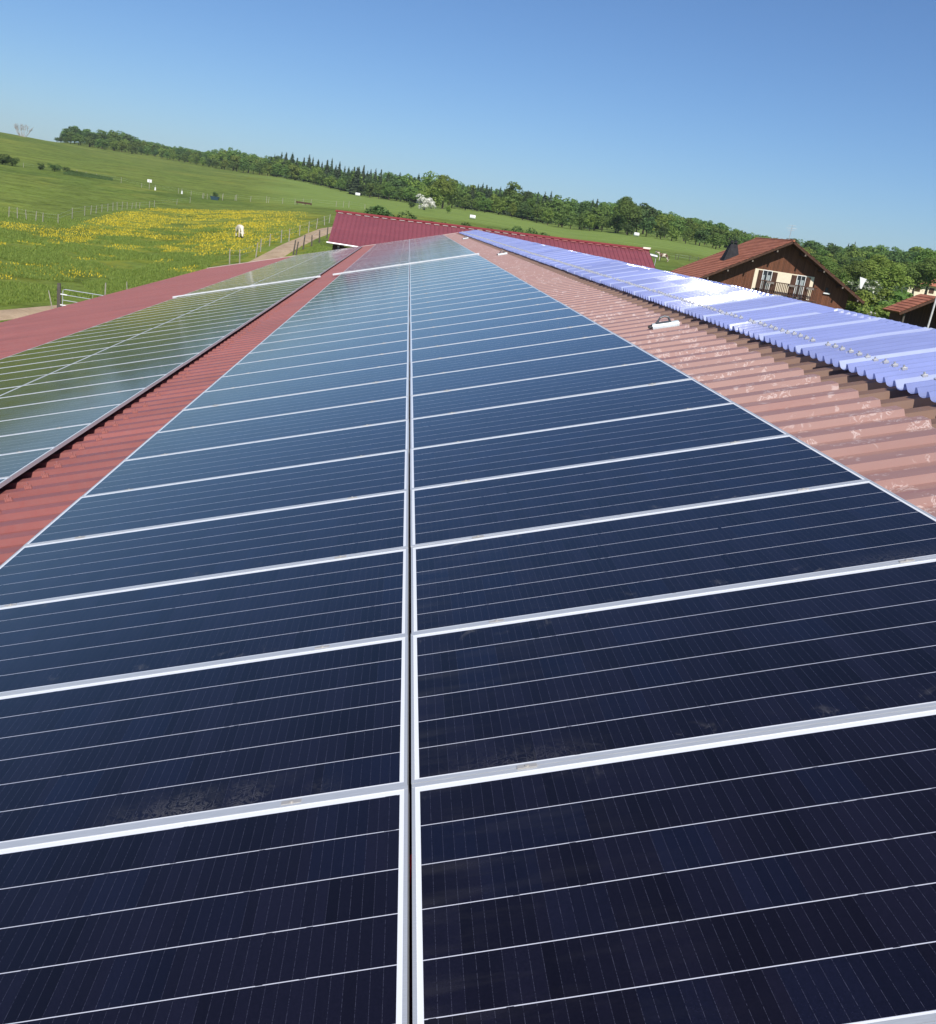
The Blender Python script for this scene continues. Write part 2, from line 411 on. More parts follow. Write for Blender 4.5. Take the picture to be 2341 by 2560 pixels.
def ribbon(name, pts, width, mat, lift=.05, step=3):
    P = []
    for i in range(len(pts)-1):
        a, b = Vector(pts[i]), Vector(pts[i+1]); n = max(1, int((b-a).length/step))
        for k in range(n): P.append(a.lerp(b, k/n))
    P.append(Vector(pts[-1]))
    for _ in range(3): P = [P[0]] + [(P[i-1]+P[i]*2+P[i+1])/4 for i in range(1, len(P)-1)] + [P[-1]]
    V = []; F = []; K = 4
    for i, p in enumerate(P):
        d = (P[min(i+1, len(P)-1)] - P[max(0, i-1)]).normalized(); s_ = Vector((d.y, -d.x))
        wd = width*(1 + .22*noise.noise(Vector((p.x*.15, p.y*.15, 3))))
        for k in range(K+1):
            q = p + s_*wd*(k/K - .5); e = -.16 if k in (0, K) else 0
            V.append((q.x, q.y, ground(q.x, q.y) + lift + e + .12*noise.noise(Vector((q.x*.06, q.y*.06, 0)))))
    for i in range(len(P)-1):
        for k in range(K): F.append((i*(K+1)+k, i*(K+1)+k+1, (i+1)*(K+1)+k+1, (i+1)*(K+1)+k))
    o = link(name, raw_mesh(name, V, F), mat, smooth=True); tag(o, kind='structure'); return o
def mat_dirt():
    t = NT('dirt'); p = t.pos(); n1 = t.noise(p, .6, 4); n2 = t.noise(p, 5, 4, .7)
    c = t.mix(t.ramp(n1, .35, .65), (.36, .26, .165), (.48, .36, .24)); c = t.hsv(c, val=t.ramp(n2, .3, .7, .8, 1.1))
    c = t.mix(t.ramp(t.noise(p, .9, 4, .7), .62, .72), c, (.10, .14, .035))
    return t.done(t.pbsdf(c, .95, 0, .1, t.bump(n2, .5, .05)))
M_dirt = mat_dirt()
pp = [hit(x, y) for x, y in [(664, 650), (690, 638), (720, 618), (760, 600), (800, 583), (835, 569)]]
pp = [(p.x, p.y) for p in pp]
track = [(-34, 30), (-30, 45), (-24.6, 58), (-21, 66), (-17.2, 76), (-14.6, 86)] + pp + [(pp[-1][0]+4, pp[-1][1]+12)]
ribbon('dirt_track', track, 2.8, M_dirt, .10)

# ------------------------------------------------------------------ the farm building we stand on
U_END = 75.3; U_ST = -6.0
bld = empty('farm_building', Matrix.Translation((-5, 35, 0)), 'long farm building with red ribbed steel roof carrying the solar panels', 'building')
def ribbed(u0, u1, b0, b1, hc, ht, pitch=.36, crest=.13, flank=.03, phase=0., thick=.0, cuts=1):
    """trapezoid sheet: ribs run along local x"""
    m = MB(); prof = []; u = u0
    k = 0
    while u < u1 - 1e-6:
        for du, h in ((0, ht), (pitch-crest-2*flank, ht), (pitch-crest-flank, hc), (pitch-flank, hc)):
            uu = u + du
            if uu <= u1: prof.append((uu, h))
        u += pitch
    vs = []; fs = []
    bs = [b0 + (b1-b0)*i/cuts for i in range(cuts+1)]
    for (uu, h) in prof:
        for b in bs: vs.append((b, uu, h))
    n = cuts+1
    for i in range(len(prof)-1):
        for k in range(cuts): fs.append((i*n+k, i*n+k+1, (i+1)*n+k+1, (i+1)*n+k))
    return m.add(vs, fs)
roof = ribbed(U_ST, U_END, -15.25, 3.15, -.09, -.137, crest=.12, flank=.014).build('roof', M_red, bld, TR)
so1 = roof.modifiers.new('thickness', 'SOLIDIFY'); so1.thickness = .004; so1.offset = -1
up = ribbed(U_ST, U_END, 2.8, 4.84, -.122, -.180, crest=.12, flank=.016).build('ridge_underlay', M_brown, bld, TR)
up['label'] = 'brown underlying ribbed sheet beside the ridge'
# east slope
RB = 4.86                                    # ridge position up the slope
rx, rz = (TR @ Vector((RB, 0, -.06))).x, (TR @ Vector((RB, 0, -.06))).z
TE = Matrix(((cA, 0, sA, rx), (0, 1, 0, 0), (-sA, 0, cA, rz), (0, 0, 0, 1)))   # x = down the east slope
east = ribbed(U_ST, U_END, .05, 8.2, -.06, -.105).build('roof', M_red, bld, TE)
# walls
ew = TR @ Vector((-14.9, 0, -.14)); ee = TE @ Vector((7.9, 0, -.11)); top = TR @ Vector((RB, 0, -.17))
M_clad = simple('wall_cladding', (.17, .09, .05), .8, var=.25, scale=5)
wl = MB(); wl.box(ew.x-.12, ew.x, U_ST+.2, U_END-.3, -1, ew.z-.05); wl.build('wall', M_clad, bld)
wl = MB(); wl.box(ee.x, ee.x+.12, U_ST+.2, U_END-.3, -1, ee.z-.05); wl.build('wall', M_clad, bld)
for yy in (U_ST+.2, U_END-.45):
    wl = MB(); wl.prism([(ew.x, -1), (ee.x, -1), (ee.x, ee.z-.08), (top.x, top.z-.04), (ew.x, ew.z-.08)], 'y', yy, yy+.15); wl.build('wall', M_clad, bld)
# verge flashing at the far end, gutter at the eave
fl = MB(); fl.box(-15.25, 3.35, U_END-.12, U_END+.08, -.085, -.055); fl.build('end_flashing', simple('pale_flashing', (.62, .48, .44), .5), bld, TR)
gt = MB(); gt.tube([(-15.33, U_ST, -.2), (-15.33, U_END, -.2)], .07, 8); gt.build('gutter', M_red, bld, TR)

# translucent blue ridge sheets
def blue_sheet(n_cr, lift, seedv):
    """one sheet: n_cr crests, runs from below the ridge, over it and down the other side"""
    r_ = random.Random(seedv); pitch = .1665; prof = []; fl_a = .1345 + r_.uniform(-.0012, .0012)
    for i in range(n_cr):
        u = i*pitch
        prof += [(u, .0), (u+.016, -.003), (u+.030, -.048), (u+.052, -.057), (u+.085, -.060), (u+.116, -.057), (u+fl_a, -.048), (u+.156, -.003)]
    prof += [(n_cr*pitch, 0), (n_cr*pitch+.010, -.003)]
    st = []
    for b in (3.41, 3.7, 4.2, 4.60): st.append((b, 0, 0))
    A = AL; R = .42; bc = 4.60        # arc over the ridge
    for k in range(1, 9):
        a = 2*A*k/8; st.append((bc + R*math.sin(a), -(R - R*math.cos(a)), a))
    last = st[-1]
    for d in (.4, 1.3): st.append((last[0] + d*math.cos(2*A), last[1] - d*math.sin(2*A), 2*A))
    vs = []; fs = []; sag = [r_.uniform(-.007, .007) for _ in st]
    for u, h in prof:
        for (b, z, a), s_ in zip(st, sag):
            hh = h + lift
            vs.append((b + hh*math.sin(a), u, z + hh*math.cos(a) - .045 + s_*(1 if z < 0 or b > 4 else .3)))
    n = len(st)
    for i in range(len(prof)-1):
        for k in range(n-1): fs.append((i*n+k, i*n+k+1, (i+1)*n+k+1, (i+1)*n+k))
    return MB().add(vs, fs)
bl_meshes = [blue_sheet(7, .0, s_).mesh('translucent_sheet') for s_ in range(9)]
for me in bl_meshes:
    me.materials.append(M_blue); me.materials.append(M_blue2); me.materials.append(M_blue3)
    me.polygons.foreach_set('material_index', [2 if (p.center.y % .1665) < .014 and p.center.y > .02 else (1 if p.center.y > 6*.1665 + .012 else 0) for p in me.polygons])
CP = .1665; nsh = int((U_END + .3 - U_ST)/(CP*6))
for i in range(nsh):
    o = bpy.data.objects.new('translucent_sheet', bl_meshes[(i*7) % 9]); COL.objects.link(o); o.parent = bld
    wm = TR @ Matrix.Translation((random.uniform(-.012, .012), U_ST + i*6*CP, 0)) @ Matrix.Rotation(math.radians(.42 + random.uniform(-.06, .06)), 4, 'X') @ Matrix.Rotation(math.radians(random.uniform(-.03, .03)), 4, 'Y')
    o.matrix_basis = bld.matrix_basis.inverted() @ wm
# fixing clips on the crests
def clip_mb(mb, x, y, z):
    mb.box(x-.028, x+.028, y-.019, y+.012, z, z+.012)
    mb.box(x-.026, x+.026, y-.024, y-.019, z-.014, z+.010)
    mb.tube([(x, y-.004, z+.010), (x, y-.004, z+.034)], .011, 6)
    mb.box(x-.055, x-.028, y-.005, y+.001, z-.004, z+.002)
cm = MB(); clip_mb(cm, 0, 0, 0); cm.v = [(a*.8, b_*.8, c_*.8) for a, b_, c_ in cm.v]; clip_me = cm.mesh('clip'); clip_me.materials.append(M_steel)
ncl = 0; rest = MB(); u = U_ST + CP*.03
while u < U_END:
    b = 3.655 + random.uniform(-.012, .012)
    if u > 2.5 and random.random() > .08:
        if ncl < 100:
            o = bpy.data.objects.new('clip', clip_me); COL.objects.link(o); o.parent = bld
            o.matrix_basis = bld.matrix_basis.inverted() @ TR @ Matrix.Translation((b, u, -.040 + .0086*(((u-U_ST)/(CP*6)) % 1) + .002)); ncl += 1
        else: clip_mb(rest, b, u, -.040)
    u += CP if random.random() < .82 else CP*1.0
o = rest.build('clip_row', M_steel, bld, TR); o['kind'] = 'stuff'

# ------------------------------------------------------------------ solar modules
def make_module():
    root = empty('solar_panel', Matrix.Identity(4))
    f = MB(); t_ = .010; d_ = .035
    f.box(-HX, HX, -HY, -HY+.018, -d_, 0); f.box(-HX, HX, HY-.018, HY, -d_, 0)
    f.box(-HX, -HX+t_, -HY+.018, HY-.018, -d_, -.0004); f.box(HX-t_, HX, -HY+.018, HY-.018, -d_, -.0004)
    f.build('frame', M_alu, root)
    gl = MB(); gl.box(-HX+t_, HX-t_, -HY+.018, HY-.018, -.030, -.0022); gl.build('glass', M_glass, root)
    for s_ in (-1, 1):
        c = MB(); x = s_*(HX-.35)
        c.box(x-.030, x+.030, -HY-.009, -HY+.008, .0002, .0028)
        c.tube([(x, -HY-.001, .0025), (x, -HY-.001, .0065)], .0065, 8)
        c.build('clamp', M_clamp, root)
    return root
def ordn(n):
    w_ = ['zeroth', 'first', 'second', 'third', 'fourth', 'fifth', 'sixth', 'seventh', 'eighth', 'ninth', 'tenth', 'eleventh', 'twelfth']
    return w_[n] if n < 13 else '%d%s' % (n, 'th' if 10 < n % 100 < 14 else {1: 'st', 2: 'nd', 3: 'rd'}.get(n % 10, 'th'))
proto = make_module(); first = True
GAP = .30; K1 = 31; NB2 = 33
cols = [(B0 + PV/2, -1, 'the ridge-side column', 'm', 1), (B0 - PV/2, -1, 'column left of the central gap', 'm', 1),
        (-3.595 - 1.196, 2, 'right column of the left array', 'l', -1), (-3.595 - 1.196 - PV, 2, 'left column of the left array', 'l', -1)]
for bc, k0, nm, ty, sd_ in cols:
    for blk in (0, 1):
        ks = range(k0, K1) if blk == 0 else range(K1, K1+NB2)
        for k in ks:
            uc = U0 + (k + 1.345 - 1.345 + .5)*PU + (GAP if blk else 0)
            o = proto if first else copy_tree(proto); first = False
            jit = Matrix.Translation((random.uniform(-.002, .002), 0, random.uniform(-.0012, .0012))) @ Matrix.Rotation(math.radians(random.uniform(-.07, .07)), 4, 'X') @ Matrix.Rotation(math.radians(random.uniform(-.06, .06)), 4, 'Y')
            o.matrix_basis = TR @ Matrix.Translation((bc, uc, 0)) @ jit
            if not blk and k == 1 and nm.startswith('column left'):
                for q in o.children:
                    if q.name.startswith('glass'): q.data = q.data.copy(); q.data.materials[0] = M_glass_s
            if blk: row = ordn(k-K1+1) + ' row past the white cover'
            elif ty == 'm': row = ordn(k+2) + ' row from the camera'
            else: row = ordn(K1-k) + ' row before the white cover'
            tag(o, 'panel in %s, %s' % (nm, row), 'solar panel', 'solar panels laid in rows on the red roof')
# junction label sticker on the left column's seam side: small grey plate under the glass edge
M_cov = simple('cover_grey', (.68, .69, .69), .5, var=.08)
# cable covers across both arrays
for b0_, b1_, lab in ((-2.98, 2.24, 'white cable cover crossing the near solar array'), (-8.66, -3.42, 'white cable cover crossing the left solar array')):
    t_ = empty('cable_cover', TR @ Matrix.Translation(((b0_+b1_)/2, U0+K1*PU+GAP/2, 0)), lab, 'cable cover', 'cable covers across the arrays')
    hw = (b1_-b0_)/2; c = MB()
    c.prism([(-.07, -.03), (.07, -.03), (.07, .010), (.05, .022), (-.05, .022), (-.07, .010)], 'x', -hw, hw)
    c.build('cover', M_cov, t_, t_.matrix_basis)
    for q in (-.12, .08, .78, -.8):
        c = MB(); c.box(q*hw-.10, q*hw+.10, -.085, .085, -.028, .028); c.build('joint_sleeve', M_cov, t_, t_.matrix_basis)
# rails under the arrays
for bc, k0, nm, ty, sd_ in cols:
    for q in (-.62, .62):
        m = MB(); m.box(bc+q-.02, bc+q+.02, U0+k0*PU-.1, U0+(K1+NB2)*PU+GAP+.1, -.088, -.036)
        tag(m.build('mounting_rail', M_alu, None, TR), 'aluminium rail under %s' % nm, 'rail', 'rails under the solar panels')
# little red brackets on the bare strip
bk = MB(); bk.box(-.03, .03, -.006, .006, 0, .028); bk.tube([(-.022, -.012, 0), (-.022, -.012, .032)], .007, 6); bk.tube([(.022, -.012, 0), (.022, -.012, .032)], .007, 6)
bk.box(-.006, .006, -.008, .008, .028, .05)
bk_me = bk.mesh('roof_bracket'); bk_me.materials.append(simple('bracket_paint', (.38, .15, .13), .35))
u = U_ST + .36*34 + .29
for i in range(76):
    if random.random() < .72 or i < 6:
        o = bpy.data.objects.new('roof_bracket', bk_me); COL.objects.link(o)
        o.matrix_basis = TR @ Matrix.Translation((-3.40 + random.uniform(-.03, .03), u - .36*0 , -.088))
        tag(o, 'small red roof bracket on a rib beside the left array', 'bracket', 'brackets along the bare red strip')
    u += .36
# red connector down in the central gap
cc = MB(); cc.tube([(B0-.004, 2.25, -.05), (B0+.002, 2.31, -.045)], .008, 8); cc.tube([(B0-.004, 2.25, -.05), (B0-.03, 2.0, -.075), (B0-.02, 1.7, -.08)], .003, 6)
tag(cc.build('cable_connector', simple('red_plastic', (.6, .02, .02), .4), None, TR), 'small red cable connector down in the gap between the panel columns', 'connector')

# three roof anchors with handle
M_anchor = simple('anchor_grey', (.56, .60, .60), .4, .2, var=.12, scale=20)
M_handle = simple('anchor_dark', (.10, .11, .12), .4, .3)
for (b, u, lab) in ((2.86, 11.95, 'grey metal roof anchor with dark handle, nearest of three beside the blue sheets'),
                    (2.94, 34.7, 'grey metal roof anchor, middle one of three beside the blue sheets'),
                    (2.98, 58.6, 'grey metal roof anchor, farthest one of three beside the blue sheets')):
    t_ = empty('roof_anchor', TR @ Matrix.Translation((b, u, -.088)) @ Matrix.Scale(.9, 4), lab, 'roof anchor', 'roof anchors on the red sheets')
    m = MB(); prof = [(math.cos(a)*.055, .012 + math.sin(a)*.062) for a in [i*PI/8 for i in range(9)]]
    m.prism([(p[0], p[1]) for p in [(.055, .0)] + prof + [(-.055, 0)]], 'x', -.16, .20)
    m.build('housing', M_anchor, t_, t_.matrix_basis)
    m = MB(); m.tube([(-.10, 0, .065), (-.04, 0, .135), (.02, 0, .148), (.07, 0, .13), (.09, 0, .07)], [.016, .014, .014, .014, .016], 8)
    m.box(-.11, .10, -.03, .03, .055, .08); m.build('handle', M_handle, t_, t_.matrix_basis)
    for dy in (-.03, .03):
        m = MB(); m.tube([(-.16, dy, .035), (-.205, dy, .03)], .020, 8); m.build('cable_gland', M_black, t_, t_.matrix_basis)

# ------------------------------------------------------------------ barn at the far end (ridge across)
brn = empty('barn', (7, 86, 3), 'low barn with crimson ribbed roof across the far end of the solar roof', 'barn')
def P3(x, y, z): return Vector((x, y, z + CZ))
def slope_sheet(A, B, C, D, pitch, crest, flank, h):
    """ribs run from edge A-B (eave) to D-C (ridge)"""
    A, B, C, D = map(Vector, (A, B, C, D)); nrm = (B-A).cross(D-A).normalized()
    if nrm.z < 0: nrm = -nrm
    L = (B-A).length; prof = []; u = 0
    while u < L - 1e-6:
        for du, hh in ((0, 0), (pitch-crest-2*flank, 0), (pitch-crest-flank, h), (pitch-flank, h)):
            if u+du <= L: prof.append(((u+du)/L, hh))
        u += pitch
    vs = []; fs = []
    for t, hh in prof: vs += [A.lerp(B, t) + nrm*hh, D.lerp(C, t) + nrm*hh]
    for i in range(len(prof)-1): fs.append((2*i, 2*i+1, 2*i+3, 2*i+2))
    return MB().add(vs, fs)
bA, bB, bC, bD = P3(-5.95, 79, -2.84), P3(20.6, 78.2, -3.0), P3(20.5, 86, .16), P3(-6.0, 86, -.56)
rf = slope_sheet(bA, bB, bC, bD, .36, .05, .03, .045).build('roof', M_barnred, brn)
bE, bF = P3(20.6, 93, -2.6), P3(-6, 93, -3.1)
slope_sheet(bF, bE, bC, bD, .36, .05, .03, .045).build('roof', M_barnred, brn)
rc = MB(); n_ = 26
cap = [(-.28, -.085), (0, .055), (.28, -.085), (.26, -.12), (0, .015), (-.26, -.12)]
vs = [(bD.x-.1, 86+a, bD.z+z+.07) for a, z in cap] + [(bC.x+.1, 86+a, bC.z+z+.07) for a, z in cap]
rc.add(vs, [(i, (i+1) % 6, (i+1) % 6+6, i+6) for i in range(6)] + [(0, 5, 4, 3, 2, 1), (6, 7, 8, 9, 10, 11)])
rc.build('ridge_cap', simple('ridge_cap_red', (.24, .04, .04), .45), brn)
# pale foam closures showing between the ribs just under the cap
nr = 73
M_foam = simple('pale_closure', (.52, .42, .38), .7); M_foam2 = simple('reddish_closure', (.45, .17, .15), .7)
dn = (bA - bD).normalized()
for i in range(0, nr, 2):
    t_ = (i+.35)/nr; t2 = (i+1.55)/nr
    if t2 > 1: break
    q = bD.lerp(bC, t_); q2 = bD.lerp(bC, t2); off = dn*.36; n3 = Vector((0, -.3, .95))
    a, b, c, d = q+off, q2+off, q2+off+dn*.11, q+off+dn*.11
    cl = MB(); cl.hexa([p + n3*.048 for p in (a, d, c, b)] + [p + n3*.062 for p in (a, d, c, b)])
    cl.build('ridge_closure', M_foam if i < 44 else M_foam2, brn)
m = MB(); m.tube([bA + Vector((-.1, -.08, -.04)), bB + Vector((0, -.08, -.04))], .075, 8); m.build('gutter', simple('grey_gutter', (.55, .53, .52), .4, .4), brn)
m = MB(); m.box(-5.6, 20.2, 79.5, 79.62, 1, bA.z-.22); m.build('wall', M_clad, brn)
for xx in (-5.6, 20.1):
    m = MB(); m.prism([(79.6, 1), (92.6, 1), (92.6, 6.2), (86, 8.6), (79.6, 6.3)], 'x', xx, xx+.12); m.build('wall', M_clad, brn)
m = MB(); m.box(-5.2, -5.05, 79.2, 79.34, 1, bA.z-.05); m.build('post', M_post, brn)
m = MB(); m.box(-4.2, -2.9, 79.38, 79.46, 3, 6.0); m.build('shutter_board', simple('larch', (.36, .16, .06), .7), brn)
m = MB(); m.box(-5.0, -4.3, 79.38, 79.46, 3, 5.95); m.build('wall_panel', simple('cream_panel', (.62, .52, .38), .8), brn)
m = MB(); m.hexa([P3(20.0, 85.8, .19), P3(20.6, 85.8, .2), P3(20.6, 86.2, .2), P3(20.0, 86.2, .19), P3(20.0, 85.85, .32), P3(20.68, 85.85, .36), P3(20.68, 86.15, .36), P3(20.0, 86.15, .32)])
m.build('ridge_vent', simple('cream_vent', (.70, .62, .50), .6), brn)

# ------------------------------------------------------------------ chalet
ch = empty('chalet', (36.7, 101, 4.4), 'brown timber chalet with tiled gable roof, balcony and shuttered windows', 'house')
def mat_tiles(name, c1, c2):
    t = NT(name); co = t.coords(); x, y, z = t.sep(co)[:3]
    row = t.m('DIVIDE', x, .34); fr = t.m('FRACT', row); colm = t.m('ADD', t.m('DIVIDE', y, .24), t.m('MULTIPLY', t.m('FLOOR', row), .5))
    wn = t.white(t.comb(t.m('FLOOR', row), t.m('FLOOR', colm), 3)); big = t.noise(co, .7, 4)
    c = t.mix(wn, c1, c2); c = t.hsv(c, val=t.ramp(big, .3, .7, .82, 1.12))
    c = t.mix(t.m('LESS_THAN', t.m('FRACT', colm), .07), c, (.10, .04, .025))
    return t.done(t.pbsdf(c, .75, 0, .3))
M_tile = mat_tiles('roof_tiles', (.33, .112, .062), (.43, .165, .095))
def mat_wood(name, c, pl=.16):
    t = NT(name); co = t.coords(); x, y, z = t.sep(co)[:3]
    px = t.m('DIVIDE', t.m('ADD', x, y), pl); wn = t.white(t.comb(t.m('FLOOR', px), 1, 1))
    st = t.noise(t.mapv(co, (9, 9, .35)), 2, 4, .6)
    cc_ = t.hsv(c, val=t.m('MULTIPLY', t.ramp(wn, 0, 1, .8, 1.15), t.ramp(st, .3, .7, .75, 1.3)))
    cc_ = t.mix(t.m('LESS_THAN', t.m('FRACT', px), .07), cc_, (.02, .01, .006))
    return t.done(t.pbsdf(cc_, .75, 0, .3))
M_cw = mat_wood('chalet_boards', (.145, .056, .028)); M_cd = mat_wood('dark_boards', (.085, .04, .024), .12)
M_cream = simple('cream_render', (.80, .70, .52), .85, var=.05)
AX_, AZ_, SLP = 36.72, 12.38, .556
def tiled_slope(x_r, z_r, x_e, y0, y1, slp, thick, mat, parent, course=.34):
    """stepped courses of tiles from ridge to eave"""
    L = abs(x_e-x_r)*math.hypot(1, slp); sg = 1 if x_e > x_r else -1; ang = math.atan(slp)
    n = int(L/course); m = MB()
    for i in range(n+1):
        a, b = i*course, min((i+1)*course+.03, L)
        if a >= L: break
        m.hexa([(a, y0, 0.002), (b, y0, .0), (b, y1, .0), (a, y1, .002), (a, y0, .03), (b, y0, .065), (b, y1, .065), (a, y1, .03)])
    W_ = Matrix.Translation((x_r, 0, z_r)) @ Matrix(((sg*math.cos(ang), 0, math.sin(ang)*sg, 0), (0, 1, 0, 0), (-math.sin(ang), 0, math.cos(ang), 0), (0, 0, 0, 1)))
    o = m.build('roof', mat, parent, W_)
    f = MB(); f.box(0.02, L-.02, y0+.03, y1-.03, -thick, -.002); f.box(0, L, y0-.0, y0+.028, -thick-.05, .028)
    f.build('verge_board', M_cd, o, W_)
    return o
r1 = tiled_slope(AX_, AZ_, 28.1, 96, 107, SLP, .14, M_tile, ch)
r2 = tiled_slope(AX_, AZ_, 45.1, 96, 107, SLP, .14, M_tile, ch)
m = MB(); m.tube([(AX_, 95.98, AZ_+.02), (AX_, 107.02, AZ_+.02)], .11, 8); m.build('ridge_tiles', M_tile, ch)
wx0, wx1 = 29.6, 43.9
m = MB(); m.prism([(wx0, 2), (wx1, 2), (wx1, AZ_-SLP*(wx1-AX_)-.2), (AX_, AZ_-.2), (wx0, AZ_-SLP*(AX_-wx0)-.2)], 'y', 97.3, 106.2); m.build('wall', M_cw, ch)
K_ = 97.3/96
def cx(x): return x*K_
def czz(z): return z*K_ + CZ
Yw = 97.3
m = MB(); m.box(cx(33.56), cx(39.53), Yw-.05, Yw-.003, 6.9, czz(-.02)); m.build('render_panel', M_cream, ch)
M_wg = simple('window_glass', (.03, .035, .04), .3, 0, .25, var=.3, scale=3)
M_cur = simple('curtain', (.33, .37, .36), .9, var=.15, scale=12)
for x0, x1 in ((34.41, 35.24), (37.85, 38.63)):
    t_ = MB(); X0, X1 = cx(x0), cx(x1); zt = czz(-.10)
    t_.box(X0-.06, X0, Yw-.10, Yw-.055, 7.0, zt+.06); t_.box(X1, X1+.06, Yw-.10, Yw-.055, 7.0, zt+.06)
    t_.box(X0, X1, Yw-.10, Yw-.055, zt, zt+.06); t_.box((X0+X1)/2-.018, (X0+X1)/2+.018, Yw-.098, Yw-.057, 7.0, zt)
    wf = t_.build('window', M_white, ch)
    q = MB(); q.box(X0, X1, Yw-.075, Yw-.056, 7.0, zt); q.build('pane', M_wg, wf)
    q = MB(); q.box(X0+.02, X0+.2, Yw-.082, Yw-.0765, 7.4, zt-.42); q.box((X0+X1)/2+.05, X1-.08, Yw-.082, Yw-.0765, 7.0, zt-.38); q.build('curtain', M_cur, wf)
for x0, x1 in ((33.92, 34.33), (35.33, 35.83), (37.26, 37.76), (38.72, 39.17)):
    q = MB(); q.box(cx(x0), cx(x1), Yw-.10, Yw-.053, 7.0, czz(-.12))
    q.box(cx(x0)+.02, cx(x1)-.02, Yw-.12, Yw-.102, czz(-.35), czz(-.28)); q.box(cx(x0)+.02, cx(x1)-.02, Yw-.12, Yw-.102, czz(-1.3), czz(-1.23))
    q.build('shutter', M_cd, ch)
# balcony
q = MB(); q.box(cx(33.7), cx(39.9), 96.35, Yw, 7.0, 7.12); bal = q.build('balcony', M_cd, ch)
q = MB(); q.box(cx(33.8)-.03, cx(39.7), 96.35, 96.42, 8.33, 8.41); q.box(cx(33.8), cx(39.7), 96.37, 96.41, 7.25, 7.31)
x = cx(33.85)
while x < cx(39.7): q.box(x, x+.075, 96.375, 96.405, 7.3, 8.34); x += .17
q.build('railing', M_cd, bal)
for x in (34.9, 37.1, 38.9):
    q = MB(); q.box(cx(x)-.38, cx(x)+.38, 96.12, 96.34, 8.16, 8.34)
    for i in range(26):
        a, b = random.uniform(-.36, .36), random.uniform(.13, .32)
    q.build('flower_box', simple('planter', (.20, .17, .15), .8), bal)
q = MB(); q.box(cx(40.85), cx(41.17), Yw-.04, Yw-.003, czz(-1.28), czz(-.78)); sw_ = q.build('window', M_cd, ch)
q = MB(); q.box(cx(40.90), cx(41.12), Yw-.05, Yw-.041, czz(-1.25), czz(-.84)); q.build('pane', M_wg, sw_)
q = MB(); q.box(cx(40.72), cx(41.38), Yw-.16, Yw-.003, czz(-1.42), czz(-1.30)); q.build('sill', M_white, sw_)
M_cap = simple('pale_cap', (.17, .14, .11), .7)
for sg in (-1, 1):
    for d in (1.4, 3.6, 5.8, 7.6):
        x = AX_ + sg*d; z = AZ_ - SLP*d - .36
        q = MB(); q.box(x-.08, x+.08, 95.93, 97.3, z-.10, z+.08); q.build('purlin', M_cd, ch)
        q = MB(); q.box(x-.07, x+.07, 95.9, 95.93, z-.09, z+.07); q.build('purlin_cap', M_cap, ch)
# chimney with tapered black hood
x0, x1, y0, y1 = 31.6, 33.1, 100.2, 101.6; zb0 = AZ_-SLP*(AX_-x0)-.1; zb1 = AZ_-SLP*(AX_-x1)-.1
q = MB(); q.hexa([(x0, y0, zb0), (x1, y0, zb1), (x1, y1, zb1), (x0, y1, zb0), (32.2, 100.6, 11.35), (32.85, 100.6, 11.35), (32.85, 101.2, 11.35), (32.2, 101.2, 11.35)])
chm = q.build('chimney', simple('slate_black', (.028, .028, .031), .8, 0, .2, var=.3, scale=4), ch)
q = MB(); q.box(32.15, 32.9, 100.55, 101.25, 11.50, 11.56); q.box(32.25, 32.4, 100.7, 101.1, 11.35, 11.5); q.box(32.65, 32.8, 100.7, 101.1, 11.35, 11.5)
q.tube([(32.32, 100.9, 11.56), (32.32, 100.9, 11.72)], .12, 8); q.tube([(32.72, 100.9, 11.56), (32.72, 100.9, 11.72)], .12, 8); q.build('chimney_cap', M_black, chm)
q = MB(); q.tube([(37.3, 99, 11.9), (37.35, 99, 13.9)], .03, 6)
for z, l in ((13.85, .35), (13.6, .5), (13.4, .3)): q.tube([(37.34-l, 99.1, z), (37.34+l, 98.9, z+.05)], .015, 5)
q.build('antenna', M_galv, ch)

# shed at the far right edge
sh = empty('shed', (33.8, 63, 5), 'open fronted shed with red tiled roof at the right edge', 'shed')
def plan_slope():
    x_r, x_e = 34.4, 30.9; return
tiled_slope(33.80, 9.33, 31.52, 62, 64.3, .57, .12, M_tile, sh)
tiled_slope(33.80, 9.33, 36.10, 62, 64.3, .57, .12, M_tile, sh)
q = MB(); q.prism([(31.95, 3), (35.65, 3), (35.65, 8.1), (33.8, 9.13), (31.95, 8.1)], 'y', 63.9, 64.05); q.build('wall', M_cd, sh)
q = MB(); q.box(31.95, 32.08, 62.5, 63.9, 3, 8.05); q.build('wall', M_cd, sh)
q = MB(); q.box(32.1, 35.6, 62.45, 62.55, 4, 7.0); q.build('front_boards', M_cd, sh)
for x in (32.0, 34.4):
    q = MB(); q.box(x, x+.11, 62.3, 62.42, 3, 8.0); q.build('post', M_darkpost, sh)
q = MB(); q.tube([on(2325, 790, 60) , on(2325, 790, 60)+Vector((.15, 0, 6.5))], .05, 8)
tag(q.build('pole', simple('pale_pole', (.62, .60, .58), .6)), 'thin pale pole rising in front of the shed', 'pole')

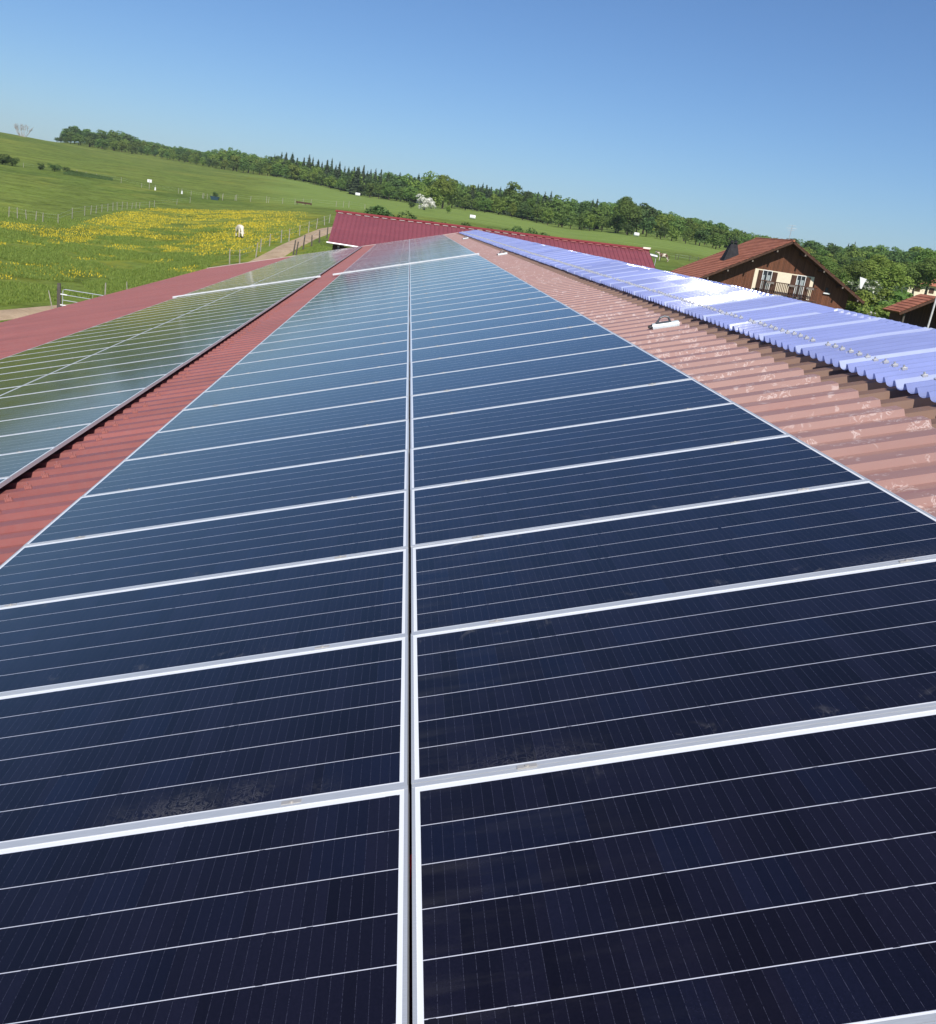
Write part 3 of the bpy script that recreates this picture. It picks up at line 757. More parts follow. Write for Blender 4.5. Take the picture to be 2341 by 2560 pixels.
# ------------------------------------------------------------------ vegetation
def leaf_quads(P, N, size, squash=.75):
    """irregular pentagon leaf clumps facing roughly along N"""
    n = len(P); N = N/np.linalg.norm(N, axis=1, keepdims=True)
    ref = np.where(np.abs(N[:, 2:3]) < .9, np.array([[0, 0, 1.]]), np.array([[1., 0, 0]]))
    X = np.cross(N, ref); X /= np.linalg.norm(X, axis=1, keepdims=True); Y = np.cross(N, X)
    rot = rng.uniform(0, 2*PI, n); V = np.zeros((n, 5, 3))
    for k in range(5):
        a = rot + k*2*PI/5 + rng.uniform(-.3, .3, n); r = size*rng.uniform(.55, 1.1, n)
        V[:, k] = P + X*(np.cos(a)*r)[:, None] + Y*(np.sin(a)*r*squash)[:, None] + N*(rng.uniform(-.25, .25, n)*size)[:, None]
    F = np.arange(n*5).reshape(n, 5); return V.reshape(-1, 3), F
def crown_pts(n, kind='round', seed=0, low=.22):
    r = np.random.default_rng(seed); lob = []
    nl = 17 if low > .1 else 24
    for i in range(nl):
        d = r.normal(size=3); d /= np.linalg.norm(d); rr = r.uniform(.35, .95)
        wz = .36 if kind != 'tall' else .40; wx = .34 if kind != 'tall' else .22
        c = np.array([d[0]*wx*rr, d[1]*wx*rr, .60 + d[2]*wz*rr*.9]) if low > .1 else np.array([d[0]*wx*rr, d[1]*wx*rr, .50 + d[2]*.44*rr])
        if kind == 'bush': c[2] = .45 + d[2]*.38*rr; c[0] *= 1.5; c[1] *= 1.5
        lob.append((c, r.uniform(.10, .19)))
    P = []; N = []
    for i in range(n):
        c, s_ = lob[r.integers(nl)]; d = r.normal(size=3); d /= np.linalg.norm(d)
        if d[2] < -.3 and r.random() < .6: d[2] = -d[2]
        q = c + d*s_*r.uniform(.72, 1.05)**1*np.array([1.1, 1.1, .85]); 
        if q[2] < (.03 if kind == 'bush' else low*.7): continue
        if low < .1: q[:2] *= 1 + .25*(.5-q[2])
        P.append(q); N.append(d + r.normal(size=3)*.45 + np.array([0, 0, .25]))
    return np.array(P), np.array(N)
def trunk_mb(h=.62, r=.022, limbs=5, seed=0):
    rr = random.Random(seed); m = MB()
    m.tube([(0, 0, -.03), (rr.uniform(-.01, .01), rr.uniform(-.01, .01), h*.5), (rr.uniform(-.03, .03), 0, h)], [r*1.25, r*.85, r*.35], 7)
    for i in range(limbs):
        a = rr.uniform(0, 2*PI); z = h*rr.uniform(.38, .8); l = rr.uniform(.16, .28)
        m.tube([(0, 0, z), (math.cos(a)*l*.5, math.sin(a)*l*.5, z+l*.45), (math.cos(a)*l, math.sin(a)*l, z+l*.8)], [r*.5, r*.32, r*.12], 5)
    return m
def conifer_pts(n, seed=0, wid=.22):
    r = np.random.default_rng(seed); P = []; N = []; S_ = []
    for i in range(n):
        t = 1 - math.sqrt(r.uniform(0, .96)); z = .06 + t*.94; tier = math.floor(z*17)/17
        R_ = wid*(1-t)*(.75 + .35*((z*17) % 1 < .5)) + .006
        a = r.uniform(0, 2*PI); R_ *= .8 + .25*math.sin(a*3+seed+z*9); q = r.uniform(.45, 1.0)
        P.append((math.cos(a)*R_*q, math.sin(a)*R_*q, z - .10*q*(1-t)*.6)); N.append((math.cos(a)*.8, math.sin(a)*.8, .75)); S_.append(.5+.7*(1-t))
    return np.array(P), np.array(N) + r.normal(size=(n, 3))*.3, np.array(S_)
tree_kinds = {}
def make_kind(key, n, kind, leaf, size, seed, low=.22, trunk=(.62, .022, 5)):
    if kind == 'conifer':
        P, N, S_ = conifer_pts(n, seed); V, F = leaf_quads(P, N, size*S_)
        tm = MB().tube([(0, 0, -.03), (0, 0, .5), (0, 0, .97)], [.018, .011, .002], 6)
    else:
        P, N = crown_pts(n, kind, seed, low); V, F = leaf_quads(P, N, size*rng.uniform(.7, 1.3, len(P)))
        tm = trunk_mb(*trunk, seed=seed)
    cm_ = raw_mesh('crown', V, F); cm_.materials.append(leaf)
    tk = tm.mesh('trunk'); tk.materials.append(M_bark)
    tree_kinds[key] = (cm_, tk, (V, F))
for i in range(4):
    make_kind(('mid', i), 1300, 'round', L_mid, .038, 10+i, .02); make_kind(('light', i), 1300, 'round', L_light, .036, 20+i, .02)
    make_kind(('dark', i), 1300, 'round', L_dark, .038, 30+i, .02); make_kind(('con', i), 900, 'conifer', L_con, .050, 40+i)
    make_kind(('tall', i), 1000, 'tall', L_mid, .036, 50+i, .02)
for i in range(3):
    make_kind(('bush', i), 2600, 'bush', L_dark, .030, 60+i, trunk=(.4, .03, 6)); make_kind(('bushl', i), 1500, 'bush', L_light, .040, 70+i, trunk=(.4, .03, 6))
    make_kind(('bushm', i), 1500, 'bush', L_mid, .040, 75+i, trunk=(.4, .03, 6))
make_kind(('may', 0), 2600, 'bush', L_may, .030, 80, trunk=(.4, .03, 6)); make_kind(('mayf', 0), 2600, 'bush', L_mayfew, .030, 81, trunk=(.4, .03, 6))
make_kind(('near', 0), 5000, 'round', L_light, .020, 90); make_kind(('near', 1), 5000, 'round', L_mid, .020, 91)
make_kind(('yel', 0), 500, 'bush', L_yel, .05, 95, trunk=(.4, .03, 6))
def plant(name, key, p, h, wx, label, cat='tree', group=None, rot=None):
    cm_, tk, _ = tree_kinds[key]
    M_ = Matrix.Translation((p[0], p[1], p[2])) @ Matrix.Rotation(random.uniform(0, 2*PI) if rot is None else rot, 4, 'Z') @ Matrix.Diagonal((h*wx, h*wx, h, 1))
    e = empty(name, M_, label, cat, group)
    for nm, me in (('crown', cm_), ('trunk', tk)):
        o = bpy.data.objects.new(nm, me); COL.objects.link(o); o.parent = e
    return e
EDGE_AZ = [-19, -18.2, -16.6, -14, -11.5, -9.2, -7.4, -3, 1, 4.5, 8.5, 12.5, 16.6, 22, 28, 36]
EDGE_R = [820, 740, 700, 740, 690, 620, 580, 480, 420, 400, 370, 350, 330, 330, 330, 330]
SKY_AZ = [-18.6, -18.2, -17.4, -16.6, -15.5, -14, -11.5, -10.4, -9.6, -8.3, -7.5, -3, 1.6, 3.2, 8.1, 10, 12.2, 14, 16.9, 19, 22.4, 25.1, 27.8, 34]
SKY_EL = [1.45, 1.75, 1.95, 1.82, 2.02, 1.75, 1.68, 1.95, 2.15, 1.95, 2.10, 1.92, 2.5, 2.2, 2.3, 2.3, 2.75, 2.35, 2.2, 1.85, 1.85, 2.1, 2.45, 2.3]
def edge_r(az): return float(np.interp(az, EDGE_AZ, EDGE_R))
def sky_el(az): return float(np.interp(az, SKY_AZ, SKY_EL))
def P_pol(az, r):
    x, y = r*math.sin(math.radians(az)), r*math.cos(math.radians(az)); return Vector((x, y, ground_pol(az, r)))
def top_h(az, r, el): return CZ + r*math.tan(math.radians(el)) - ground_pol(az, r)
LBL = {'mid': ('broadleaf_tree', 'mid green broadleaf tree at the edge of the hillside wood', 'mid green trees of the wood edge'),
       'light': ('broadleaf_tree', 'fresh light green broadleaf tree at the edge of the hillside wood', 'light green trees of the wood edge'),
       'dark': ('broadleaf_tree', 'dark green broadleaf tree at the edge of the hillside wood', 'dark green trees of the wood edge'),
       'tall': ('broadleaf_tree', 'slender tall green tree at the edge of the hillside wood', 'slender trees of the wood edge'),
       'con': ('spruce_tree', 'dark pointed spruce rising above the broadleaf wood', 'spruces on the wooded hill')}
def pick(az):
    q = random.random()
    if az < -15.8: return 'dark' if q < .5 else 'mid'
    if az < -8: return 'mid' if q < .45 else ('light' if q < .8 else 'dark')
    return 'mid' if q < .4 else ('light' if q < .68 else ('dark' if q < .9 else 'tall'))
nt = 0
for row, (dr, fr, st) in enumerate(((4, .66, .95), (20, .88, .95), (44, 1.02, 1.0))):
    az = -18.45 + row*.2
    while az < 31:
        r = edge_r(az) + dr + random.uniform(-4, 6); H = top_h(az, r, sky_el(az))*fr*random.uniform(.84, 1.04)
        if -14.4 < az < -11.2: H *= .95
        H = max(5, min(H, 24)); k = pick(az)
        if az < -18.0: H *= .7
        n_, l_, g_ = LBL[k]; wx = random.uniform(.95, 1.3) * (1 if H < 14 else .9)
        plant(n_, (k, random.randrange(4)), P_pol(az, r), H, wx, l_, 'tree', g_); nt += 1
        az += math.degrees(H*.62*wx/r)*st*random.uniform(.9, 1.25)
# spruces
sp = [(425,140),(480,135),(512,152),(600,168),(650,180),(690,170),(720,175),(760,190),(790,200),(830,205),(865,195),(925,215),(965,240),(995,250),(1040,235),(1075,240),(1110,245),(1165,265),(1200,285),(1245,275),(1300,285),(1390,290),(1465,315),(1500,310),(560,160),(895,250),(1020,262),(1140,275),(1530,325)]
for x, y in sp:
    px, py = 550+x/3.073, 330+y/3.073; az = math.degrees(math.atan2(ray(px, py).x, ray(px, py).y))
    r = edge_r(az) + random.uniform(26, 44); t_ = pol(px, py, r); gz = ground(t_.x, t_.y); H = t_.z-gz+random.uniform(-1.6, .6)
    plant('spruce_tree', ('con', random.randrange(4)), (t_.x, t_.y, gz), H, random.uniform(.8, 1.5), LBL['con'][1], 'tree', LBL['con'][2])
for x, y in [(700,155),(425,330),(1015,300),(1240,330)]:   # a few big ones in front
    px, py = 550+x/3.073, 330+y/3.073
for x, y in [(180,185),(215,192),(260,190),(300,178),(335,175),(365,185),(400,200),(440,215),(470,205),(500,215),(680,230),(760,238),(815,235),(860,238),(1180,300),(1215,292),(240,200),(320,195),(385,205),(540,240),(600,250),(640,250)]:
    px, py = 1100+x/3.073, 400+y/3.073; az = math.degrees(math.atan2(ray(px, py).x, ray(px, py).y))
    r = edge_r(az) + random.uniform(26, 46); t_ = pol(px, py, r); gz = ground(t_.x, t_.y)
    plant('spruce_tree', ('con', random.randrange(4)), (t_.x, t_.y, gz), t_.z-gz+.2, random.uniform(.9, 1.3), LBL['con'][1], 'tree', LBL['con'][2])
for x, y in [(1820, 592), (2124, 606), (2140, 602), (2090, 609)]:
    az = math.degrees(math.atan2(ray(x, y).x, ray(x, y).y)); r = edge_r(az)+70; t_ = pol(x, y, r); gz = ground(t_.x, t_.y)
    plant('spruce_tree', ('con', random.randrange(4)), (t_.x, t_.y, gz), t_.z-gz+.2, .9, 'distant spruce breaking the skyline behind the chalet', 'tree', 'spruces behind the chalet')
# specimen trees at the edge
def at_edge(px, py_top, py_base, r, key, wx, label, name='broadleaf_tree', cat='tree', group=None):
    d = pol(px, py_top, r); gz = ground(d.x, d.y); return plant(name, key, (d.x, d.y, gz), d.z-gz, wx, label, cat, group)
at_edge(1118, 428, 520, 395, ('near', 0), 1.05, 'large round olive green tree rising behind the flowering hawthorn')
at_edge(1085, 462, 530, 372, ('light', 1), 1.5, 'wide light green tree directly behind the white hawthorn')
at_edge(1585, 489, 585, 352, ('near', 1), 1.0, 'big domed tree above the wood, left of the chalet')
at_edge(1290, 455, 560, 420, ('mid', 2), 1.0, 'round topped tree standing above the spruces')
at_edge(1575, 552, 590, 342, ('dark', 2), 1.6, 'dark round shrub tree beside the farthest right white bale')
at_edge(741, 405, 470, 560, ('light', 2), 1.2, 'pale round tree beside the two tall spruces')
at_edge(895, 415, 490, 482, ('con', 1), 1.5, 'broad dark conifer in front of the wood above the mown field', 'spruce_tree')
at_edge(1067, 478, 527, 330, ('may', 0), 1.25, 'white flowering hawthorn bush at the top of the mown field', 'hawthorn_bush', 'bush')
at_edge(1030, 500, 527, 338, ('bush', 1), 1.1, 'dark low bush just left of the white hawthorn', 'bush', 'bush')
at_edge(1123, 508, 535, 322, ('light', 3), .9, 'small round tree with a thin trunk right of the hawthorn')
# dark bushes behind the barn ridge
for i, (x, yt, wx, lab) in enumerate([(955, 505, 1.1, 'dark bush behind the barn ridge, left one of the close pair'), (982, 513, 1.3, 'dark bush behind the barn ridge, right one of the close pair'),
      (1063, 540, 1.6, 'low dark scrub behind the barn ridge under the hawthorn'), (1100, 548, 1.6, 'low dark scrub behind the barn ridge, next to the blue sheet end'),
      (1160, 547, 1.0, 'small dark bush below the white bale in the meadow'), (1246, 560, 1.3, 'dark bush behind the blue sheets near the ridge end'),
      (1277, 570, 1.2, 'lower dark bush right behind the ridge end bush'), (1322, 560, 1.0, 'taller dark bush behind the middle of the barn ridge'), (1345, 570, 1.2, 'wide dark bush right of the taller ridge bush')]):
    r = 118+i*1.5; d = pol(x, yt, r); gz = ground(d.x, d.y)
    plant('bush', ('bush', i % 3), (d.x, d.y, gz), max(1, d.z-gz)*1.08, wx*.8, lab, 'bush', 'bushes behind the barn')
d = pol(1432, 592, 116); gz = ground(d.x, d.y); plant('flowering_shrub', ('yel', 0), (d.x, d.y, gz), d.z-gz, .7, 'yellow flowering shrub in the meadow behind the barn', 'shrub')
# left hedge line and bushes
for x, yt, yb, wx, lab in [(6, 392, 417, 1.2, 'dark bush cut by the left picture edge'), (30, 402, 422, 1.5, 'dark double bush near the left picture edge'), (100, 416, 431, 1.2, 'small round dark bush on the pasture line'),
                           (136, 423, 440, 1.6, 'loose dark bush at the left end of the long hedge'), (165, 428, 442, 1.0, 'sparse small bush touching the long hedge')]:
    p = on(x, yb, 300); h = (yb-yt)*300/FPX*1.1
    plant('bush', ('bush', random.randrange(3)), p, h, wx, lab, 'bush', 'bushes on the upper pasture line')
P = []; N = []
a0, a1 = on(158, 441, 292), on(281, 456, 292)
for i in range(5200):
    t_ = random.random(); c = a0.lerp(a1, t_); ang = random.uniform(0, PI); hh = 1.2*min(1, 6*t_+.25)*(1-.45*t_)*(1+.2*noise.noise(Vector((t_*20, 0, 0))))
    dirv = Vector((a1-a0)).normalized(); sdv = Vector((dirv.y, -dirv.x, 0))
    q = c + sdv*math.cos(ang)*.9 + Vector((0, 0, math.sin(ang)*hh)); q.z = ground(q.x, q.y) + math.sin(ang)*hh
    P.append(q); N.append(sdv*math.cos(ang) + Vector((random.gauss(0, .4), random.gauss(0, .4), math.sin(ang)+.2)))
V, F = leaf_quads(np.array(P), np.array([tuple(n_) for n_ in N]), np.full(len(P), .16))
hd = link('hedge', raw_mesh('hedge', V, F), L_dark); tag(hd, 'long low dark hedge across the upper left pasture', 'hedge')
# bare tree on the skyline
bt = empty('bare_tree', on(57, 333, 600), 'pale leafless tree on the left skyline', 'tree')
m = MB(); rr = random.Random(5)
for s_ in range(13):
    x0 = rr.uniform(-4.8, 4.8); pts = [(x0*.3, 0, -.3), (x0*.7, rr.uniform(-1, 1), 2), (x0*1.05, rr.uniform(-1, 1), rr.uniform(4, 6))]
    m.tube(pts, [.16, .10, .04], 5)
    for k in range(16):
        a = rr.uniform(.2, .98); b_ = Vector(pts[1]).lerp(Vector(pts[2]), a); m.tube([b_, b_+Vector((rr.uniform(-1.3, 1.3), rr.uniform(-.8, .8), rr.uniform(.4, 1.6)))], [.05, .02], 4)
link('trunk', m.mesh('trunk'), M_greybark, bt, bt.matrix_basis)
# woodland mass behind the edge trees
VV = []; FF = []; off = 0; nmass = 0
for dr, fr in ((75, .96), (110, .97), (160, .97), (230, .98)):
    az = -18.0
    while az < 34:
        r = edge_r(az) + dr + random.uniform(-10, 10); H = min(26, max(7, top_h(az, r, sky_el(az))*fr*random.uniform(.84, 1.02)))
        key = (random.choice(['mid', 'mid', 'light', 'dark']), random.randrange(4)); V, F = tree_kinds[key][2]
        a = random.uniform(0, 2*PI); c, s_ = math.cos(a), math.sin(a); p = P_pol(az, r); V2 = V.copy()*H
        V2 = np.stack([V2[:, 0]*c - V2[:, 1]*s_ + p.x, V2[:, 0]*s_ + V2[:, 1]*c + p.y, V2[:, 2] + p.z], 1)
        VV.append(V2); FF.append(F+off); off += len(V2); nmass += 1
        az += math.degrees(H*.6/r)*random.uniform(.9, 1.2)
wd = link('woodland', raw_mesh('woodland', np.concatenate(VV), np.concatenate(FF)), mat_leaf('woodland_leaf', (.100, .168, .038), (.170, .250, .060), .32)); tag(wd, kind='stuff')
wd['label'] = 'dense wood covering the hill behind the edge trees'; wd['category'] = 'wood'
wd.data.materials[0]
# trees and bushes behind and right of the chalet
def spot(name, key, px, pt, r, wx, label, cat='tree', group=None):
    d = pol(px, pt, r); gz = ground(d.x, d.y); return plant(name, key, (d.x, d.y, gz), max(1.2, d.z-gz), wx, label, cat, group)
spot('broadleaf_tree', ('near', 1), 2085, 640, 190, 1.2, 'deep green tree behind the right eave of the chalet')
spot('broadleaf_tree', ('near', 1), 2040, 632, 210, 1.2, 'green tree just right of the chalet apex')
spot('broadleaf_tree', ('near', 1), 2130, 645, 175, 1.1, 'dark green leafy tree above the white garden panel')
spot('broadleaf_tree', ('near', 0), 2205, 622, 180, 1.0, 'bright yellow green tree standing tallest in the gardens')
spot('broadleaf_tree', ('near', 0), 2245, 642, 170, .95, 'yellow green tree right of the tallest garden tree')
spot('broadleaf_tree', ('near', 1), 2310, 635, 200, 1.1, 'olive green tree above the village house roof')
spot('broadleaf_tree', ('near', 1), 2345, 620, 215, 1.1, 'dark tree cut by the right picture edge')
spot('broadleaf_tree', ('near', 1), 2270, 650, 215, 1.0, 'grey green tree between the garden trees and village')
spot('broadleaf_tree', ('near', 1), 2000, 622, 240, 1.2, 'rounded green tree directly behind the chalet ridge')
spot('hawthorn_bush', ('mayf', 0), 2170, 672, 150, 1.2, 'tall bush with scattered white blossom behind the garden panel', 'bush')
spot('hawthorn_bush', ('mayf', 0), 2285, 704, 118, 1.0, 'white speckled bush beside the village house', 'bush')
spot('bush', ('bushl', 0), 2195, 700, 118, 1.2, 'light green garden bush above the curved stone edging', 'bush')
spot('bush', ('bushm', 1), 2235, 712, 108, 1.2, 'green garden bush in the middle of the slope', 'bush')
spot('bush', ('bushl', 2), 2255, 735, 96, 1.0, 'feathery green bush just left of the shed roof', 'bush')
spot('bush', ('bushm', 0), 2150, 722, 120, 1.0, 'green bush below the white garden panel', 'bush')
spot('bush', ('bushl', 1), 2215, 742, 92, .9, 'low green bush right of the stone edging', 'bush')
spot('broadleaf_tree', ('mid', 1), 2118, 672, 150, .6, 'thin brownish green tree beside the chalet eave')
# garden bits
d = pol(2156, 706, 140); q = MB(); q.prism([(-.45, .65), (.47, .5), (.27, -.15), (.12, -.8), (-.08, -.75)], 'y', -.04, .04)
tag(q.build('garden_panel', M_white, None, Matrix.Translation(d)), 'white triangular panel among the garden bushes', 'panel')
pts = [on(x, y, r) for x, y, r in [(2178, 742, 104), (2190, 745, 103), (2200, 750, 101), (2207, 756, 99), (2211, 762, 97)]]
q = MB(); q.tube([p+Vector((0, 0, 1.9)) for p in pts], [.35, .45, .4, .4, .3], 7); q.tube([p+Vector((0, 0, .5)) for p in pts], [1.0, 1.2, 1.2, 1.1, 1.0], 7)
tag(q.build('stone_edging', simple('pale_stone', (.52, .48, .40), .9, var=.3, scale=2, bump=.5)), 'curved pale stone edging in the garden', 'stone edging')
vh = empty('village_house', pol(2345, 712, 230), 'distant cream village house with red tiled roof at right edge', 'house')
vb = vh.location; gz = ground(vb.x, vb.y)
q = MB(); q.box(vb.x-6, vb.x+9, vb.y, vb.y+9, gz-1, vb.z-.2); hw_ = q.build('wall', M_cream, vh)
q = MB(); q.prism([(vb.y-.8, vb.z-.4), (vb.y+4.5, vb.z+1.9), (vb.y+9.8, vb.z-.4), (vb.y+4.5, vb.z+1.5)], 'x', vb.x-6.6, vb.x+9.6); q.build('roof', M_tile, vh)
q = MB(); q.box(vb.x-3, vb.x-2.3, vb.y+4, vb.y+4.7, vb.z+1, vb.z+2.9); q.build('chimney', M_white, vh)
for x in (-4.5, -1.5, 1.5):
    q = MB(); q.box(vb.x+x, vb.x+x+1.1, vb.y-.04, vb.y-.003, vb.z-1.9, vb.z-.8); q.build('window', M_cd, vh)
v2 = empty('village_house', pol(2295, 700, 265), 'small distant house roof half hidden by blossoming bush', 'house'); vb = v2.location; gz = ground(vb.x, vb.y)
q = MB(); q.box(vb.x-4, vb.x+4, vb.y, vb.y+7, gz-1, vb.z-.2); q.build('wall', M_cream, v2)
q = MB(); q.prism([(vb.x-4.6, vb.z-.3), (vb.x, vb.z+1.8), (vb.x+4.6, vb.z-.3), (vb.x, vb.z+1.5)], 'y', vb.y-.5, vb.y+7.5); q.build('roof', M_tile, v2)

# ------------------------------------------------------------------ fences
def fence(label, posts, h=1.25, mat=M_post, rad=.055, wire=True, group='pasture fences'):
    posts = [Vector(p) for p in posts]; e = empty('fence', posts[0], label, 'fence', group)
    tops = []
    for p in posts:
        hh = h*random.uniform(.85, 1.12); ln = Vector((random.gauss(0, .05), random.gauss(0, .04), 0))*hh; m = MB()
        a = p + Vector((0, 0, -.2)); b = p + ln + Vector((0, 0, hh)); m.tube([a, (a+b)/2, b], [rad*1.05, rad, rad*.8], 6)
        m.build('post', mat, e); tops.append((p, b))
    if wire:
        m = MB()
        for t_ in (.55, .9):
            for i in range(len(tops)-1):
                m.tube([tops[i][0].lerp(tops[i][1], t_), tops[i+1][0].lerp(tops[i+1][1], t_)], .006, 3, False)
        m.build('wire', M_galv, e)
    return e
c1 = lambda x, y: (x/3.073, 280+y/3.073)
low = [(68,805),(135,785),(205,785),(275,800),(330,795),(448,778),(556,772),(652,755),(698,752),(738,748),(783,740),(828,738),(868,735),(902,730),(938,725),(978,715),(1013,712),(1046,710),(1074,708),(1148,710),(1187,695),(1360,690),(1460,690)]
PL = []
for i, (x, y) in enumerate(low):
    px, py = c1(x, y); PL.append(on(px, py, 134 + max(0, x-448)*.10))
fence('line of pale posts along the upper edge of the buttercup pasture', PL, 1.25, M_post, .05)
upx = [(180,450,300),(590,480,298),(660,510,296),(740,520,292),(930,545,285),(1088,575,275),(1192,595,272),(1372,612,268),(1400,618,268),(1470,615,266),(1555,665,258),(1565,668,258),(1592,668,256),(1710,670,256)]
fence('sparse posts along the upper pasture below the hill', [on(*c1(x, y), r) for x, y, r in upx], 1.3, M_post, .055)
c2 = lambda x, y: (550+x/3.073, 330+y/3.073)
fence('posts between buttercup pasture and mown field', [on(*c2(x, y), 262) for x, y in [(20,520),(115,525),(125,525),(235,530),(357,545),(372,545),(480,558),(575,580),(635,580),(698,580),(890,600),(945,595),(990,590),(1110,620)]], 1.5, M_post, .06)
tr_f = [hit(*c2(x, y)) for x, y in [(75,1012),(153,1008),(275,965),(310,925),(380,880),(470,850),(530,840),(612,800),(680,775),(740,745),(805,715),(838,700)]]
fence('leaning posts on the field side of the dirt track', tr_f, 1.3, M_post, .06)
tr_n = [hit(*c2(x, y)) for x, y in [(562,945),(583,948),(638,905),(705,880),(765,850),(822,820)]]
fence('dark posts on the building side of the dirt track', tr_n, 1.35, M_darkpost, .08)
fence('meadow fence behind the barn and grazing cow', [on(x, y, 200) for x, y in [(1640, 632), (1697, 640), (1725, 648), (1745, 652), (1690, 645), (1780, 660)]], 1.2, M_darkpost, .05)
# gate and its post
G0, G1 = on(156, 770, 68), on(330, 790, 66); gd = (G1-G0); gl_ = 4.6; gd.z = 0; gd = gd.normalized(); gz0 = pol(156, 770, 68).z
ga = empty('field_gate', (G0.x, G0.y, gz0), 'galvanised tubular field gate at the pasture corner', 'gate')
def gp(t, z): return Vector((G0.x + gd.x*t, G0.y + gd.y*t, gz0 + z))
m = MB(); 
m.tube([gp(0, .05), gp(0, 1.06), gp(.05, 1.14), gp(.14, 1.18), gp(gl_-.14, 1.18), gp(gl_, 1.06), gp(gl_, .05)], .030, 7); m.build('frame', M_galv, ga)
for z in (.84, .5, .17):
    m = MB(); m.tube([gp(0, z), gp(gl_, z)], .026, 6); m.build('rail', M_galv, ga)
for t_ in (1.95, 3.4):
    m = MB(); m.tube([gp(t_, .1), gp(t_, 1.17)], .014, 6); m.build('strut', M_galv, ga)
for z in (.84, .17):
    m = MB(); m.tube([gp(-.14, z+.01), gp(.3, z+.005)], .042, 7); m.build('hinge', M_white, ga)
def single_post(px, pyb, r, h, rad, mat, lean, label, zoff=0):
    p = on(px, pyb, r); z = pol(px, pyb, r).z; m = MB(); b = Vector((p.x, p.y, min(z, p.z)-.2)); t_ = Vector((p.x+lean, p.y, z+h))
    m.tube([b, b.lerp(t_, .35), b.lerp(t_, .7), t_], [rad*1.1, rad, rad*1.05, rad*.85], 8)
    tag(m.build('fence_post', mat), label, 'post')
single_post(148, 768, 68.3, 1.50, .13, M_darkpost, -.05, 'thick dark gnarled post holding the field gate')
single_post(134, 778, 68, 1.25, .035, M_post, -.34, 'slim pale leaning stake left of the gate')
single_post(262, 745, 66.5, .95, .045, M_post, .02, 'slim pale post behind the gate rails')
single_post(322, 724, 70, .5, .03, M_post, -.15, 'short tilted stake beside the red eave')

# ------------------------------------------------------------------ small things in the fields
sg = empty('sign_board', on(373, 472, 270), 'white board on a tall pole in the upper pasture', 'sign')
b = sg.location; q = MB(); q.tube([b+Vector((0, 0, -.2)), b+Vector((0, 0, 2.3))], .06, 6); q.build('pole', M_post, sg)
q = MB(); q.box(b.x-.55, b.x+.55, b.y-.03, b.y+.03, b.z+1.75, b.z+2.45); q.build('board', M_white, sg)
M_wrap = simple('bale_wrap', (.78, .78, .74), .45, var=.1)
for px, py, r, s_, lab in [(894, 493, 462, 1.05, 'white wrapped bale at the top of the mown field under the wood'), (1181, 549, 284, .8, 'white wrapped bale in the mown field above the blue sheet end'), (1591, 590, 338, .85, 'white wrapped bale beside the dark round tree on the right')]:
    p = on(px, py, r); q = MB(); n_ = 14
    prof = [(0, .0), (0, .5), (.06, .56), (.94, .56), (1, .5), (1, 0)]
    e = empty('wrapped_bale', p, lab, 'bale', 'white bales in the meadow')
    q.tube([(p.x-s_, p.y, p.z+s_*.72), (p.x-s_*.94, p.y, p.z+s_*.72), (p.x+s_*.94, p.y, p.z+s_*.72), (p.x+s_, p.y, p.z+s_*.72)], [s_*.6, s_*.72, s_*.72, s_*.6], 12)
    q.build('wrap', M_wrap, e)
for px, py, r in [(388, 476, 270), (455, 480, 268)]:
    p = on(px, py, r); q = MB(); q.tube([p, p+Vector((0, 0, .7))], [.22, .16], 8); q.tube([p+Vector((0, 0, .7)), p+Vector((0, 0, .82))], [.10, .06], 8)
    tag(q.build('mineral_lick', M_white), 'small white lick block %s' % ('right beside the tall white board' if px < 400 else 'farther right along the upper fence'), 'lick block')
p = on(537, 498, 255); tr = empty('water_trough', p, 'dark blue water trough by the pasture fence', 'trough')
q = MB(); q.hexa([p+Vector(v) for v in [(-.75, -.4, 0), (.75, -.4, 0), (.75, .4, 0), (-.75, .4, 0), (-1.05, -.5, .75), (1.05, -.5, .75), (1.05, .5, .75), (-1.05, .5, .75)]])
q.build('tub', simple('trough_blue', (.035, .075, .10), .4), tr)
q = MB(); q.box(p.x-1.12, p.x+1.12, p.y-.56, p.y-.46, p.z+.75, p.z+.83); q.box(p.x-1.12, p.x+1.12, p.y+.46, p.y+.56, p.z+.75, p.z+.83); q.build('rim', simple('rim', (.05, .09, .12), .4), tr)
plant('bush', ('bush', 1), on(537, 490, 262), 1.9, .8, 'dark little bush right behind the blue trough', 'bush')
p = on(762, 521, 258); fr_ = empty('feed_rack', p, 'low brown feed rack between the posts', 'feeder')
q = MB(); q.box(p.x-2.2, p.x+1.6, p.y-.3, p.y+.3, p.z+.35, p.z+.75); q.build('tray', M_cd, fr_)
for x in (-2, 0, 1.4):
    q = MB(); q.box(p.x+x, p.x+x+.12, p.y-.25, p.y+.25, p.z-.1, p.z+.35); q.build('leg', M_darkpost, fr_)
p = on(1632, 640, 112); tk = empty('water_tank', p, 'pale grey tank on a frame behind the barn end', 'tank'); pz = pol(1632, 640, 112).z-p.z
q = MB(); q.tube([(p.x-.55, p.y, p.z+pz+.1), (p.x-.5, p.y, p.z+pz+.1), (p.x+.5, p.y, p.z+pz+.0), (p.x+.55, p.y, p.z+pz)], [.10, .17, .17, .10], 12); q.build('tank', M_galv, tk)
for dx in (-.4, .4):
    q = MB(); q.box(p.x+dx-.03, p.x+dx+.03, p.y-.03, p.y+.03, p.z, p.z+max(.1, pz-.05)); q.build('leg', M_galv, tk)

